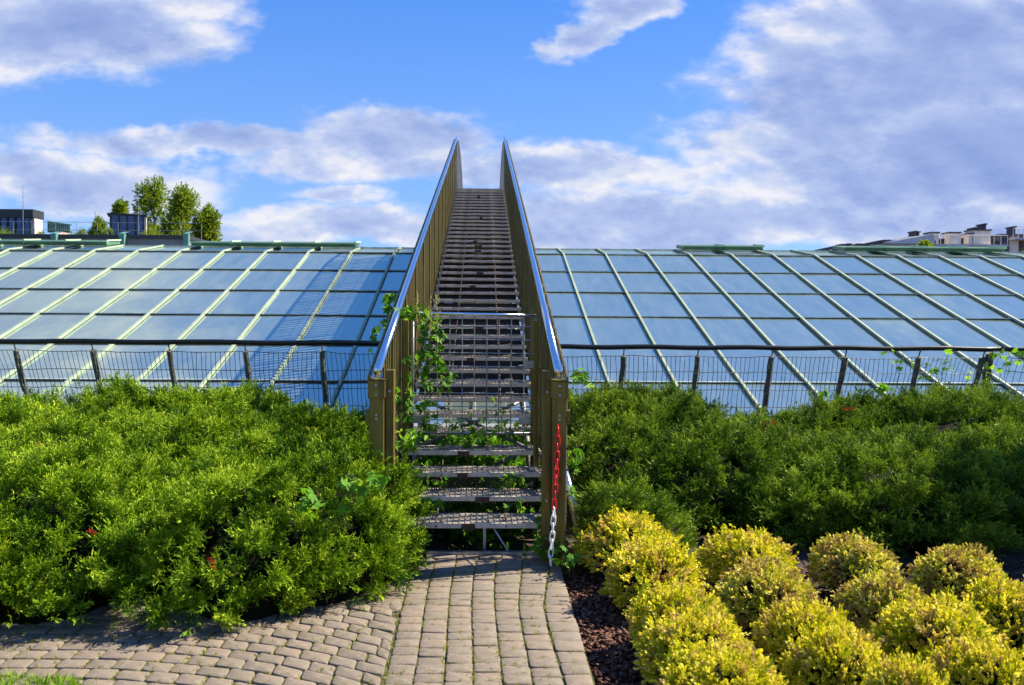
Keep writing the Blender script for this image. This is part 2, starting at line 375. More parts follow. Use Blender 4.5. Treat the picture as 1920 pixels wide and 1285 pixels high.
# ------------------------------------------------------------------ the ground
CX = -.095                                   # centre line of the stairs
mb = MB(); 
def gh(x, y):
    return -.06
xs = [-400, -60, -20, 20, 60, 400]; ys = [-30, 0, 3, 11, 60, 900]
vs = [(x, y, -.06) for y in ys for x in xs]; fs = [(j*6+i, j*6+i+1, (j+1)*6+i+1, (j+1)*6+i) for j in range(5) for i in range(5)]
mb.add(vs, fs); tag(mb.build('ground', M['soil']), kind='structure')

# paving: rounded concrete setts laid in sand
PV_, PF_, PT_ = [], [], []
def sett(cs, z=0., tint=None):
    """cs: 4 corners ccw (x,y). chamfered block with slightly wandering rim"""
    c = np.array(cs, float); ctr = c.mean(0); h = z+rng.normal(0, .0018); tl = rng.normal(0, .014, 2)
    ring = []
    for i in range(4):
        a, b = c[i], c[(i+1) % 4]; p = c[i-1]
        e1 = (p-a); e2 = (b-a); l1 = np.linalg.norm(e1); l2 = np.linalg.norm(e2); k = .012
        ring += [a+e1/l1*k*rng.uniform(.6, 1.5), a+(e1/l1+e2/l2)*k*.30, a+e2/l2*k*rng.uniform(.6, 1.5), (a+b)/2+rng.normal(0, .0012, 2)]
    ring = np.array(ring); n = len(ring); b0 = len(PV_); t = rng.uniform(0, 1) if tint is None else tint
    zz = lambda q: h+(q-ctr)@tl
    for q in ring: PV_.append((*q, -.05))
    for q in ring: PV_.append((*q, zz(q)-.0022))
    for q in ring:
        q2 = ctr+(q-ctr)*(1-.0042/max(.02, np.linalg.norm(q-ctr))); PV_.append((*q2, zz(q2)))
    PV_.append((*ctr, h+.001)); PT_.extend([t]*(3*n+1))
    for i in range(n):
        j = (i+1) % n
        PF_.append((b0+i, b0+j, b0+n+j, b0+n+i)); PF_.append((b0+n+i, b0+n+j, b0+2*n+j, b0+2*n+i))
    for i in range(0, n, 2):
        PF_.append((b0+2*n+i, b0+2*n+(i+1) % n, b0+2*n+(i+2) % n, b0+3*n))
JW = .008
def wob(y, k): return .012*math.sin(y*2.1+.9*k)+.018*math.sin(y*.95+1.0)
def colx(k, y):
    base = [-.288, -.156, -.028, .100, .232, .368]
    top = [0, 0, 0, .0, .035, .07]
    return base[k]+wob(y, k*.25)*1.3+top[k]*max(0, min(1, (y-4.6)/.8))
JOINTS = []          # joint centre points, for moss
def column(x0f, x1f, ya, yb, d0=.103):
    y = ya+rng.uniform(0, .05)
    while y < yb:
        d = d0*rng.uniform(.9, 1.1); y2 = min(y+d, yb+.02)
        g_ = JW*rng.uniform(.5, 1.1)
        sk = rng.normal(0, .003)
        sett([(x0f(y)+g_*.6, y+g_*.3+sk), (x1f(y)-g_*.6, y+g_*.3-sk), (x1f(y2)-g_*.6, y2-g_*.3-sk), (x0f(y2)+g_*.6, y2-g_*.3+sk)])
        JOINTS.append((x0f(y), y)); JOINTS.append(((x0f(y)+x0f(y2))/2, (y+y2)/2)); JOINTS.append(((x0f(y)+x1f(y))/2, y)); y = y2
for k in range(5): column(lambda y, k=k: colx(k, y), lambda y, k=k: colx(k+1, y), 1.2, 5.50)
column(lambda y: colx(0, y)-.125, lambda y: colx(0, y), 1.2, 5.50)
column(lambda y: colx(0, y)-.25, lambda y: colx(0, y)-.125, 4.5, 5.50)
# kerb strip on the right
edge = lambda y: .485+.010*math.sin(y*1.7)+.03*max(0, (y-4.9))
column(lambda y: colx(5, y)+.004, lambda y: edge(y), 1.2, 5.45, .13)
for i in range(8):                          # header course at the foot of the stairs
    x0 = -.62+i*.150; sett([(x0, 5.53), (x0+.144, 5.53), (x0+.144, 5.60), (x0, 5.60)], .006)
# running-bond field on the left: rows swing down as they near the straight columns
def swing(x): 
    t = max(0, min(1, (x+1.9)/1.5)); return -.42*t*t
row = 0; y = 1.3
while y < 5.3:
    d = .104; x = -6.2+(.065 if row % 2 else 0)+rng.uniform(0, .02)
    while x < -.43:
        w = .134*rng.uniform(.9, 1.1); x2 = x+w
        lim = lambda yy: colx(0, yy)-.135
        ya, yb = y+swing(x), y+swing(x2); xe = lim(min(ya, yb))
        if x2 > xe-.03: x2 = xe
        if x2-x > .045:
            gg = JW*.55*rng.uniform(.7, 1.5)
            sett([(x+gg, ya+gg+rng.normal(0, .003)), (x2-gg, yb+gg+rng.normal(0, .003)), (x2-gg, yb+d-gg), (x+gg, ya+d-gg)])
            JOINTS.append((x, ya+d/2)); JOINTS.append(((x+x2)/2, ya)); JOINTS.append((x, ya))
        if x2 >= xe: break
        x = x2
    y += d; row += 1
P_V = np.array(PV_); cen = P_V[:, :2]
o = npmesh('path_paving', P_V, np.array(PF_), M['paver'], PT_); tag(o, kind='structure')
mb = MB(); mb.box(-8, .49, 1.0, 5.62, -.058, -.0085); M['sand'] = mat('sand', (.045, .034, .018), .95, 0, vscale=18, col2=(.07, .075, .014), bump=1, bscale=60)
tag(mb.build('path_bed', M['sand']), kind='structure')
# moss and small weeds in the joints
J = np.array(JOINTS); J = J[(J[:, 1] > 2.9)]
pn = .5+.5*np.sin(J[:, 0]*7.3+2*np.sin(J[:, 1]*2.1))*np.cos(J[:, 1]*5.1+J[:, 0]*3)
keep = rng.random(len(J)) < (.30+.7*pn); J = J[keep]
reps = 7; jp = np.repeat(J, reps, 0)+rng.normal(0, .011, (len(J)*reps, 2))
pos = np.c_[jp, np.full(len(jp), -.008)]; dr = rng.normal(0, .5, (len(pos), 3)); dr[:, 2] = 1
V, F, T = scatter(GP, pos, dr, rng.uniform(.012, .028, len(pos)), np.full(len(pos), .5), .3)
tag(npmesh('moss', V, F, M['moss'], T), 'yellowish moss and tiny weeds in the joints of the paving', 'moss', kind='stuff')
# lawn corner at the lower left
n = 16000; gx = rng.uniform(-4.5, -1.0, n); gy = rng.uniform(2.3, 3.72, n); ok = gy < 3.72-.05*np.sin(gx*3)-np.clip((gx+1.75)*.9, 0, 9); gx, gy = gx[ok], gy[ok]
V, F, T = scatter(GP, np.c_[gx, gy, np.full(len(gx), -.01)], np.c_[rng.normal(0, .35, (len(gx), 2)), np.ones(len(gx))], rng.uniform(.03, .06, len(gx)), np.full(len(gx), .5), .25)
tag(npmesh('grass', V, F, M['grass'], T), 'fresh green lawn grass in the near left corner below the paving', 'grass', kind='stuff')
# bark mulch bed
n = 26000; mx_ = np.concatenate([rng.uniform(.47, 1.4, n//2), rng.uniform(.47, 4.8, n//2)]); my_ = rng.uniform(2.6, 5.6, len(mx_))
ok = mx_ > .50+.03*np.maximum(0, my_-4.9); mx_, my_ = mx_[ok], my_[ok]
chv = np.array([[-.5, -.22, 0], [.5, -.18, .05], [.45, .2, .0], [-.42, .24, .06], [-.5, -.22, -.12], [.5, -.18, -.07], [.45, .2, -.12], [-.42, .24, -.06]]); chf = np.array([(0, 1, 2, 3), (7, 6, 5, 4), (0, 4, 5, 1), (1, 5, 6, 2), (2, 6, 7, 3), (3, 7, 4, 0)])
V, F, T = scatter([(chv, chf, np.zeros(8))], np.c_[mx_, my_, rng.uniform(-.05, -.015, len(mx_))], np.c_[rng.normal(0, .45, (len(mx_), 2)), np.ones(len(mx_))], rng.uniform(.015, .045, len(mx_)), rng.uniform(0, .9, len(mx_)), .1)
tag(npmesh('bark_mulch', V, F, M['chips'], T), 'dark reddish bark mulch covering the bed right of the path', 'mulch', kind='stuff')

# ------------------------------------------------------------------ glass roof
A_, X0_, Y0_, B_, TN, Z0_ = 1.0154, -10.278, 20.584, 1.5168, .33385, 3.149
IL, IH = -5, 28
roof = empty('glass_roof', (0, 16, 0), 'long sloping glass roof with pale green glazing bars behind the fence', 'glass roof')
def rp(i, j, up=0.):
    s_, c_ = TN/math.hypot(1, TN), 1/math.hypot(1, TN)
    return Vector((X0_+A_*i, Y0_-B_*j-up*s_-16, Z0_-B_*j*TN+up*c_))
for i in range(IL, IH):
    V = []; F = []; T = []
    for j in range(-1, 6):
        if j == -1: a0, a1 = rp(i, 0), rp(i+1, 0); b0 = Vector((X0_+A_*i, 22.15-16, 3.395)); b1 = b0+Vector((A_, 0, 0)); cs = [a0, a1, b1, b0]
        else: cs = [rp(i, j+1), rp(i+1, j+1), rp(i+1, j), rp(i, j)]
        dz = rng.normal(0, .0034, 4)
        b = len(V); V += [(p.x, p.y, p.z+d) for p, d in zip(cs, dz)]; F.append((b, b+1, b+2, b+3)); T += [rng.random()**2]*4
    npmesh('glass_bay', V, F, M['glass'], T, roof)
for i in range(IL, IH+1):
    mb = MB(); n0 = rp(i, 6, .03); n1 = rp(i, 0, .03); n2 = Vector((X0_+A_*i, 22.15-16, 3.42))
    mb.bar(n0, n1, .040, .045); mb.bar(n1, n2, .04, .04)
    mb.cur = 1; mb.bar(rp(i, 6, -.012), rp(i, 0, -.012), .060, .03)
    mb.build('glazing_bar', [M['mullion'], M['gasket']], roof)
for j in range(0, 7):
    mb = MB(); mb.bar(rp(IL, j, .012), rp(IH, j, .012), .085, .014); mb.cur = 1
    q = Vector((0, -.056, -.056*TN)); mb.bar(rp(IL, j, .004)+q, rp(10.6, j, .004)+q, .022, .012)
    mb.build('transom', [M['glbar'], M['gasket']], roof)
mb = MB(); mb.box(rp(IL, 0).x, rp(IH, 0).x, 22.12-16, 22.35-16, 3.30, 3.42); mb.build('ridge_cap', M['glbar'], roof)
mb = MB(); mb.add([(-16, 6.3, 3.30), (19, 6.3, 3.30), (19, 14, .5), (-16, 14, .5)], [(0, 1, 2, 3)]); mb.build('rear_slope', M['glass'], roof)
mb = MB(); mb.box(-16, 19, -4.9, -4.5, -.05, .16); mb.build('gutter', M['bgrey'], roof)
def vent(i):
    x0, x1 = X0_+A_*i+.01, X0_+A_*(i+1)-.02; y0, y1 = 21.25-16, 22.0-16; z = 3.34
    mb = MB()
    mb.add([(x0, y0, z), (x1, y0, z), (x1, y0-.04, z+.080), (x0, y0-.04, z+.080), (x0, y1, z+.1), (x1, y1, z+.1), (x1, y1, z+.19), (x0, y1, z+.19)],
           [(0, 1, 2, 3), (3, 2, 6, 7), (1, 5, 6, 2), (4, 0, 3, 7), (5, 4, 7, 6), (0, 4, 5, 1)])
    mb.cur = 1; mb.bar((x0-.01, y0-.05, z+.092), (x1+.03, y0-.05, z+.092), .05, .026); mb.bar((x1+.01, y0-.05, z+.118), (x1+.01, y1, z+.20), .04, .03)
    mb.build('ridge_vent', [M['vent'], M['ventlip']], roof)
for i in [-3, -2, 0-1+0, 0] + [3, 4, 5, 6] + [15, 16] + [19, 20, 21, 22]: vent(i)

# ------------------------------------------------------------------ wire fence on the roof edge
fence = empty('wire_fence', (-4, 10.9, 0), 'leaning wire mesh fence with black pipe rail, left of the stairs', 'fence', 'wire fences along the roof edge')
fence2 = empty('wire_fence', (4, 10.9, 0), 'leaning wire mesh fence with black pipe rail and creepers, right of the stairs', 'fence', 'wire fences along the roof edge')
sN = Vector((0, -.38, .925))
def fpt(x, h): return Vector((x, 10.95, .18))+sN*h
def fence_part(par, posts, zoff, x0, x1):
    ox = Vector(par.location)
    mb = MB(); pts = []; k = 24
    for i in range(k+1):
        x = x0+(x1-x0)*i/k; pts.append(fpt(x, 1.175+zoff)+Vector((0, 0, .006*math.sin(i*1.3)))-ox)
    mb.tube(pts, .032, 10); mb.build('top_rail', M['black'], par, True)
    for x in posts:
        mb = MB(); r_ = random.Random(int(x*100)); pts = []
        for i in range(8):
            h = i/7*(1.06+zoff); pts.append(fpt(x+r_.uniform(-.008, .008), h)-ox+Vector((0, 0, 0)))
        mb.tube(pts, [.037*r_.uniform(.85, 1.12) for _ in pts], 7); mb.cur = 1; mb.tube([pts[-1], fpt(x, 1.16+zoff)-ox], .008, 5)
        mb.build('fence_post', [M['fpost'], M['fwire']], par)
    allx = sorted(list(posts)+[x0, x1]); mb = MB()
    for a, b in zip(allx[:-1], allx[1:]):
        if b-a < .15: continue
        n = max(2, int((b-a)/.057)); lean = random.uniform(-.05, .05); sag = random.uniform(.0, .03); dy = random.uniform(-.02, .02)
        for i in range(1, n):
            t = i/n; x = a+(b-a)*t; top = 1.06+zoff-sag*4*t*(1-t)*random.uniform(.6, 1.3)
            mid = x+lean*.5+random.uniform(-.012, .012)
            p = [fpt(x+lean, top)-ox, fpt(mid, .78)-ox+Vector((0, dy, 0)), fpt(mid+random.uniform(-.01, .01), .45)-ox+Vector((0, -dy, 0)), fpt(x, .02)-ox]
            mb.tube(p, .0035, 4, False)
        for h in (1.055+zoff, .80, .55, .30, .08):
            p = [fpt(a+(b-a)*q/6, h-(sag*4*(q/6)*(1-q/6) if h > 1 else 0)+random.uniform(-.008, .008))-ox for q in range(7)]
            mb.tube(p, .004, 4, False)
    mb.build('wire_mesh', M['fwire'], par)
fx = lambda px: (px-907)*10.52/1600
fence_part(fence, [fx(p) for p in (-250, -107, 35, 178, 320, 462, 605)], .0, -8.4, -.72)
fence_part(fence2, [fx(p) for p in (1172, 1313, 1454, 1594, 1735, 1858)], -.035, .55, 6.5)
mb = MB()                                     # return leg towards the viewer at the right end
ox = Vector(fence2.location)
e0 = fpt(6.45, 0); e1 = Vector((7.6, 9.3, .1))
mb.tube([fpt(6.45, 1.14)-ox, e1+sN*1.14-ox], .032, 8); mb.build('top_rail', M['black'], fence2, True)
mb = MB(); mb.tube([fpt(6.45, -.05)-ox, fpt(6.38, .6)-ox, fpt(6.33, 1.08)-ox], .05, 7); mb.build('fence_post', M['fpost'], fence2)
mb = MB()
for i in range(1, 26):
    p = e0.lerp(e1, i/26)-ox; mb.tube([p, p+sN*1.03], .0035, 4, False)
for h in (.1, .35, .6, .85, 1.03): mb.tube([e0+sN*h-ox, e1+sN*h-ox], .004, 4, False)
mb.build('wire_mesh', M['fwire'], fence2)

# ------------------------------------------------------------------ the staircase
Y1, Z1, GO, RI, NT = 5.68, .2035, .3510, .1081, 42
SL = RI/GO
def tz(y): return Z1+(y-Y1)*SL
st = empty('steel_footbridge_stair', (CX, Y1, 0), 'narrow steel stair with slatted sides climbing straight over the glass roof', 'staircase')
O = Vector((CX, Y1, 0))
def L_(p): return Vector(p)-Vector((0, Y1, 0))          # stair-local: x from centre line, y,z world
HW = .555
# one tread, then copies
mb = MB(); mb.box(-HW, HW, 0, .018, -.040, -.004); mb.box(-HW, HW, .268, .285, -.036, -.004); 
mb.box(-HW+.002, -HW+.03, .02, .266, -.07, -.006); mb.box(HW-.03, HW-.002, .02, .266, -.07, -.006)
mb.cur = 1
for k in range(3): mb.box(-HW+.032, HW-.032, .020+k*.083, .098+k*.083, -.026, -.006)
t0 = mb.build('tread', [M['treadwood'], M['treadtop']], st, bevel=.003)
t0.location = (0, 0, Z1)
mb = MB()
for k in range(28): x = -HW+.02+k*(2*HW-.04)/27; mb.bar((x, .001, .0), (x, .283, .0), .0035, .005)
for k in range(6): y = .01+k*.053; mb.bar((-HW+.01, y, -.001), (HW-.01, y, -.001), .003, .003)
g0 = mb.build('grating', M['wire'], t0)
mb = MB(); mb.box(-.045, .045, -.006, -.001, -.05, -.008); b0_ = mb.build('bracket', M['rust'], t0)
for k in range(1, NT):
    t = t0.copy(); C.objects.link(t); t.parent = st; t.location = (random.uniform(-.003, .003), GO*k, Z1+RI*k); t.rotation_euler = (random.uniform(-.02, .02), random.uniform(-.004, .004), 0)
    for c_ in ((g0, b0_) if k < 4 or k in (9, 12, 17, 19, 23, 24, 25, 31, 38) else (g0,)):
        q = c_.copy(); C.objects.link(q); q.parent = t
        if c_ is b0_: q.location.x = random.choice((-.06, -.03, .0, .04, .09)); q.scale.x = random.uniform(.6, 1.3)
YT = Y1+GO*(NT-1); ZT = tz(YT)               # top of the flight
YE = YT+4.6                                  # end of the landing
mb = MB(); mb.box(-HW, HW, YT+.30-Y1, YE-Y1, ZT-.05, ZT-.004); mb.build('landing', M['treadtop'], st)
for s_ in (-1, 1):
    mb = MB(); x = s_*(HW+.022)
    mb.bar(L_((x, Y1+.05, tz(Y1+.05)-.13)), L_((x, YT+.2, tz(YT+.2)-.16)), .012, .20); mb.bar(L_((x, YT+.2, ZT-.12)), L_((x, YE, ZT-.12)), .012, .20)
    mb.bar(L_((x, YE, ZT-.12)), L_((x, YE+3.2, ZT-1.1)), .012, .20); mb.build('stringer', M['bronze'], st)
    mb = MB(); mb.tube([L_((s_*.235+.02, Y1-.008, tz(Y1)-.025)), L_((s_*.235+.02, YT-.008, tz(YT)-.025))], .0055, 6); mb.build('tie_rod', M['rust'], st)
def railz(y):                                 # axis of the handrail
    if y < 20.6: return 1.232+(y-5.38)*.3078
    if y < 22.3: t = (y-20.6)/1.7; return 1.232+15.22*.3078+.3078*1.7*(t-t*t*.6)*.75
    z = 1.232+15.22*.3078+.3078*1.7*.3
    t = (y-22.3); return z-.055*t*t
ysr = [5.38+(20.6-5.38)*i/10 for i in range(11)]+[20.6+i*.3 for i in range(1, 24)]
for s_ in (-1, 1):
    mb = MB(); x = s_*.572
    mb.tube([L_((x, y, railz(y))) for y in ysr], .0265, 16); mb.build('handrail', M['chrome'], st, True)
    # slatted inner side: flat upright bars
    mb = MB(); y = 5.72; k = 0
    while y < 20.7:
        zb = (tz(y)-.2 if y < YT else (ZT-.16 if y < YE else ZT-.16-(y-YE)*.3)); zt = railz(y)-.03
        wd = .046+.004*random.random()
        if k % 9 == 4: mb.box(x-.014, x+.014, y-Y1, y-Y1+.07, zb, zt)
        else: mb.box(x-.004+random.uniform(-.002, .002), x+.004, y-Y1, y-Y1+wd, zb, zt)
        y += .117; k += 1
    mb.build('slatted_side', M['bar'], st)
    mb = MB()
    while y < 27.2:
        zb = ZT-.16 if y < YE else ZT-.16-(y-YE)*.3
        mb.box(x-.006, x+.006, y-Y1, y-Y1+.05, zb, railz(y)-.03); y += .38
    mb.build('far_slats', M['galv'], st)
    mb = MB()
    mb.bar(L_((x-s_*.012, 5.6, tz(5.6)+.06)), L_((x-s_*.012, YT, tz(YT)+.06)), .006, .045)
    mb.build('side_rail', M['bar'], st)
    # outer comb of thin rods with its flat top bar
    mb = MB(); xo = s_*.628; y = 5.46
    while y < 26.5:
        zb = (tz(y)-.30 if y < YT else (ZT-.25 if y < YE else ZT-.25-(y-YE)*.3)); zt = railz(y)-.035
        mb.tube([L_((xo, y, zb)), L_((xo+s_*random.uniform(0, .008), y, zt))], .0045, 5, False); y += .088
    mb.build('outer_rods', M['wire'], st)
    mb = MB(); pts = [L_((xo, y, railz(y)-.04)) for y in ysr if y < 26.6]
    for a, b in zip(pts[:-1], pts[1:]): mb.bar(a, b, .012, .022)
    for k in range(3):
        zo = -.36-.3*k
        mb.tube([L_((xo+s_*.006, 5.5, railz(5.5)+zo)), L_((xo+s_*.006, 20.8, railz(20.8)+zo))], .005, 5)
    mb.build('outer_rail', M['bronze'], st)
    # posts at the foot
    xi, xo2 = .478, .535
    a, b = sorted((s_*xo2, s_*.625)); mb = MB(); mb.box(a, b, 5.40-Y1, 5.50-Y1, -.05, 1.165); mb.build('outer_post', M['bronze'], st, bevel=.004)
    a, b = sorted((s_*xi, s_*(xo2-.003))); mb = MB(); mb.box(a, b, 5.46-Y1, 5.56-Y1, -.05, 1.235); mb.build('inner_post', M['bronze'], st, bevel=.004)
    a, b = sorted((s_*(xo2-.008), s_*.634)); mb = MB(); mb.box(a, b, 5.388-Y1, 5.52-Y1, 1.062, 1.172); mb.box(a-.004, b+.004, 5.382-Y1, 5.53-Y1, 1.174, 1.182); mb.build('post_cap', M['bronze'], st, bevel=.002)
    for (bx, bz) in ((.58, 1.145), (.58, 1.085), (.58, .955), (.58, .93), (.505, 1.10), (.505, .40), (.50, .16)):
        mb = MB(); yy = 5.386 if bx > .54 and bz > 1 else (5.398 if bx > .54 else 5.458)
        mb.tube([(s_*bx, yy-.008-Y1, bz), (s_*bx, yy+.002-Y1, bz)], .009, 6); mb.build('bolt', M['galv'], st)
    for bz in (1.06, .91, .74, .60, .46, .32, .2):
        mb = MB(); mb.tube([(s_*.625, 5.45-Y1, bz), (s_*.642, 5.45-Y1, bz)], .007, 6); mb.build('side_bolt', M['black'], st)
    a, b = sorted((s_*.627, s_*.652)); mb = MB(); mb.box(a, b, 5.41-Y1, 5.49-Y1, .90, .985); mb.build('side_bracket', M['bronze'], st)
    # slanting strut and second side post
    mb = MB(); mb.tube([(s_*.68, 6.5-Y1, .55), (s_*.80, 6.15-Y1, .05)], .035, 10); mb.build('strut', M['chrome'], st, True)
    a, b = sorted((s_*.488, s_*.53)); 
    for yy in (6.62, 7.02):
        mb = MB(); mb.box(a, b, yy-Y1, yy+.05-Y1, .1, railz(yy)-.06); mb.build('side_post', M['bronze'], st, bevel=.003)
    # lower truss chord
    mb = MB(); mb.tube([L_((s_*.5, 6.3, tz(6.3)-.42)), L_((s_*.5, YT, tz(YT)-.42))], .03, 8); mb.build('truss_chord', M['wire'], st, True)
for k in range(13):
    y = 6.6+k*1.08; mb = MB()
    a = L_((-.5, y, tz(y)-.42)); b = L_((.5, y+1.08, tz(y+1.08)-.42)); mb.tube([a, b], .018, 6)
    mb.tube([L_((-.5, y, tz(y)-.42)), L_((.5, y, tz(y)-.42))], .02, 6)
    if k % 3 == 1: mb.tube([L_((.5, y, tz(y)-.42)), L_((-.5, y+1.08, tz(y+1.08)-.42))], .018, 6)
    mb.build('cross_brace', M['wire'], st)
M['soffit'] = mat('soffit', (.045, .038, .030), .8, 0, vscale=5, col2=(.09, .08, .065))
y = 8.3
while y < YT-.4:
    mb = MB(); L0 = 1.0 if y < 10.5 else 1.075
    mb.bar(L_((0, y, tz(y)-.21)), L_((0, y+L0, tz(y+L0)-.21)), 1.08, .02); mb.build('underside_panel', M['soffit'], st); y += 1.08
mb = MB(); mb.box(-.50, .50, 5.615-Y1, 5.655-Y1, -.01, .022); mb.box(-.50, -.48, 5.65-Y1, 5.68-Y1, -.01, .17); mb.box(.10, .118, 5.70-Y1, 5.72-Y1, -.01, .17); mb.build('base_frame', M['galv'], st)
mb = MB(); mb.tube([(.16, 5.75-Y1, .165), (.27, 5.68-Y1, .01)], .008, 6); mb.build('base_stay', M['galv'], st)
mb = MB()                                     # expanded-metal screen under the first steps
for k in range(70):
    x = -.62+k*.018; z0, z1 = .02, .40; xa, xb = x, x+.16
    mb.bar((max(-.5, min(.5, xa)), 6.25-Y1, z0), (max(-.5, min(.5, xb)), 6.25-Y1, z1), .004, .003, (0, 1, 0))
    mb.bar((max(-.5, min(.5, xb)), 6.255-Y1, z0), (max(-.5, min(.5, xa)), 6.255-Y1, z1), .003, .003, (0, 1, 0))
mb.build('lattice_screen', M['black'], st)
# gate of welded wire across the steps
gt = bpy.data.objects.new('gate', None); C.objects.link(gt); gt.parent = st; gt.location = (0, 6.93-Y1, 0)
gx0, gx1, gz0, gz1 = -.478, .520, .640, 1.60
mb = MB(); mb.tube([(gx0, 0, gz1+.012), (gx1, 0, gz1-.004)], .0135, 10); mb.build('gate_top_tube', M['chrome'], gt, True)
mb = MB(); mb.tube([(gx1, 0, gz1-.01), (gx1-.004, 0, gz0)], .010, 8); mb.tube([(gx1-.10, .0, gz1-.02), (gx1-.10, 0, gz1-.38)], .008, 8); mb.tube([(gx0, 0, gz1), (gx0, 0, gz0)], .010, 8); mb.tube([(gx0, 0, gz0), (gx1, 0, gz0-.004)], .010, 8)
mb.build('gate_frame', M['galv'], gt, True)
mb = MB()
for k in range(1, 10): x = gx0+k*.1; mb.tube([(x, -.008, gz1-.01), (x+random.uniform(-.004, .004), -.008, gz0)], .0048, 5, False)
for k in range(1, 9): z = gz0+k*.109; mb.tube([(gx0, -.014, z), (gx1-.03, -.014, z-.006)], .0048, 5, False)
mb.build('wire_grid', M['galv'], gt)
for bx, bz in ((-.44, .75), (.43, .745), (.47, 1.20)):
    mb = MB(); mb.box(bx-.045, bx+.045, -.03, -.018, bz-.03, bz+.03); mb.build('gate_bracket', M['galv'], gt, bevel=.002)
mb = MB(); mb.tube([(.38, -.02, 1.19), (.64, 0, 1.18)], .009, 6); mb.build('gate_bolt', M['galv'], gt)

# red and white plastic chain on the right-hand post
ch = empty('barrier_chain', (.46, 5.33, .88), 'red and white plastic chain hanging down the right stair post', 'chain')
a = Vector((.474, 5.36, .875)); b = Vector((.423, 5.28, .035)); nl = 17
def chain_link_mesh(r0=.0045, Lh=.034, Wd=.014):
    mb = MB(); pts = []
    for k in range(20):
        t = 2*math.pi*k/20; pts.append((Wd*math.cos(t), 0, (Lh-Wd)*(1 if math.sin(t) > 0 else -1)*(abs(math.sin(t)) > .01)+Wd*math.sin(t)))
    mb.tube(pts, r0, 7, closed=True); return mb
for k in range(nl):
    t = (k+.5)/nl; p = a.lerp(b, t)+Vector((.004*math.sin(t*3.1), 0, 0))
    o = chain_link_mesh().build('chain_link', M['red'] if k < 10 else M['white'], ch, True)
    o.location = p-ch.location; o.rotation_euler = (random.uniform(-.08, .08), random.uniform(-.1, .1)+.06, (.35 if k % 2 else 1.75)+random.uniform(-.2, .2))
mb = MB(); mb.tube([a+Vector((0, .03, .03))-ch.location, a+Vector((0, 0, .0))-ch.location], .005, 6); mb.build('hook', M['red'], ch)

# ------------------------------------------------------------------ junipers
SH = [  # cx, cy, rx, ry, h, label
    (-1.30, 5.40, 1.08, 1.16, .66, 'spreading bright green juniper leaning over the foot of the stairs, left side'),
    (-2.80, 5.16, 1.35, 1.16, .66, 'second juniper from the stairs along the paved path, with an orange-red leaf'),
    (-4.75, 5.24, 1.45, 1.30, .68, 'juniper above the lawn corner at the far left of the path'),
    (-2.05, 7.55, 1.30, 1.35, .63, 'juniper in the middle of the left bed behind the one leaning over the stair foot'),
    (-4.25, 7.85, 1.75, 1.50, .64, 'broad juniper in the middle of the left bed below the fence'),
    (-7.2, 7.8, 1.8, 1.8, .72, 'juniper at the left edge of the photo below the fence'),
    (-3.15, 9.25, 1.45, .85, .76, 'highest juniper of the left bed, hiding the foot of the fence'),
    (-1.45, 8.9, .85, .80, .48, 'low juniper in the corner between fence and left stair side'),
    (-5.9, 9.6, 1.7, .75, .66, 'juniper against the fence in the far left corner'),
    (1.55, 9.2, 1.05, .90, .78, 'juniper in the corner between fence and right stair side'),
    (1.62, 7.25, .95, 1.10, .68, 'dark juniper close beside the right handrail, below the corner one'),
    (3.05, 8.6, 1.30, 1.00, .56, 'low juniper under the second fence bay right of the stairs'),
    (5.0, 8.9, 1.65, 1.10, .74, 'juniper with ferny creeper, before the fence at the far right'),
    (3.25, 6.75, 1.45, 1.10, .58, 'shaded juniper with red leaves behind the round golden shrubs'),
    (5.35, 6.9, 1.65, 1.25, .66, 'tall shaded juniper at the right edge behind the golden shrubs'),
    (1.02, 5.75, .42, .42, .40, 'small juniper squeezed between the right stair post and the golden shrubs'),
    (7.6, 8.2, 1.5, 1.6, .9, 'juniper past the fence corner at the right edge'),
]
def sh_h(s_, x, y):
    q = 1-np.abs((x-s_[0])/s_[2])**3-np.abs((y-s_[1])/s_[3])**3
    return np.where(q > 0, s_[4]*np.power(np.clip(q, 0, 1), .38), -1.)
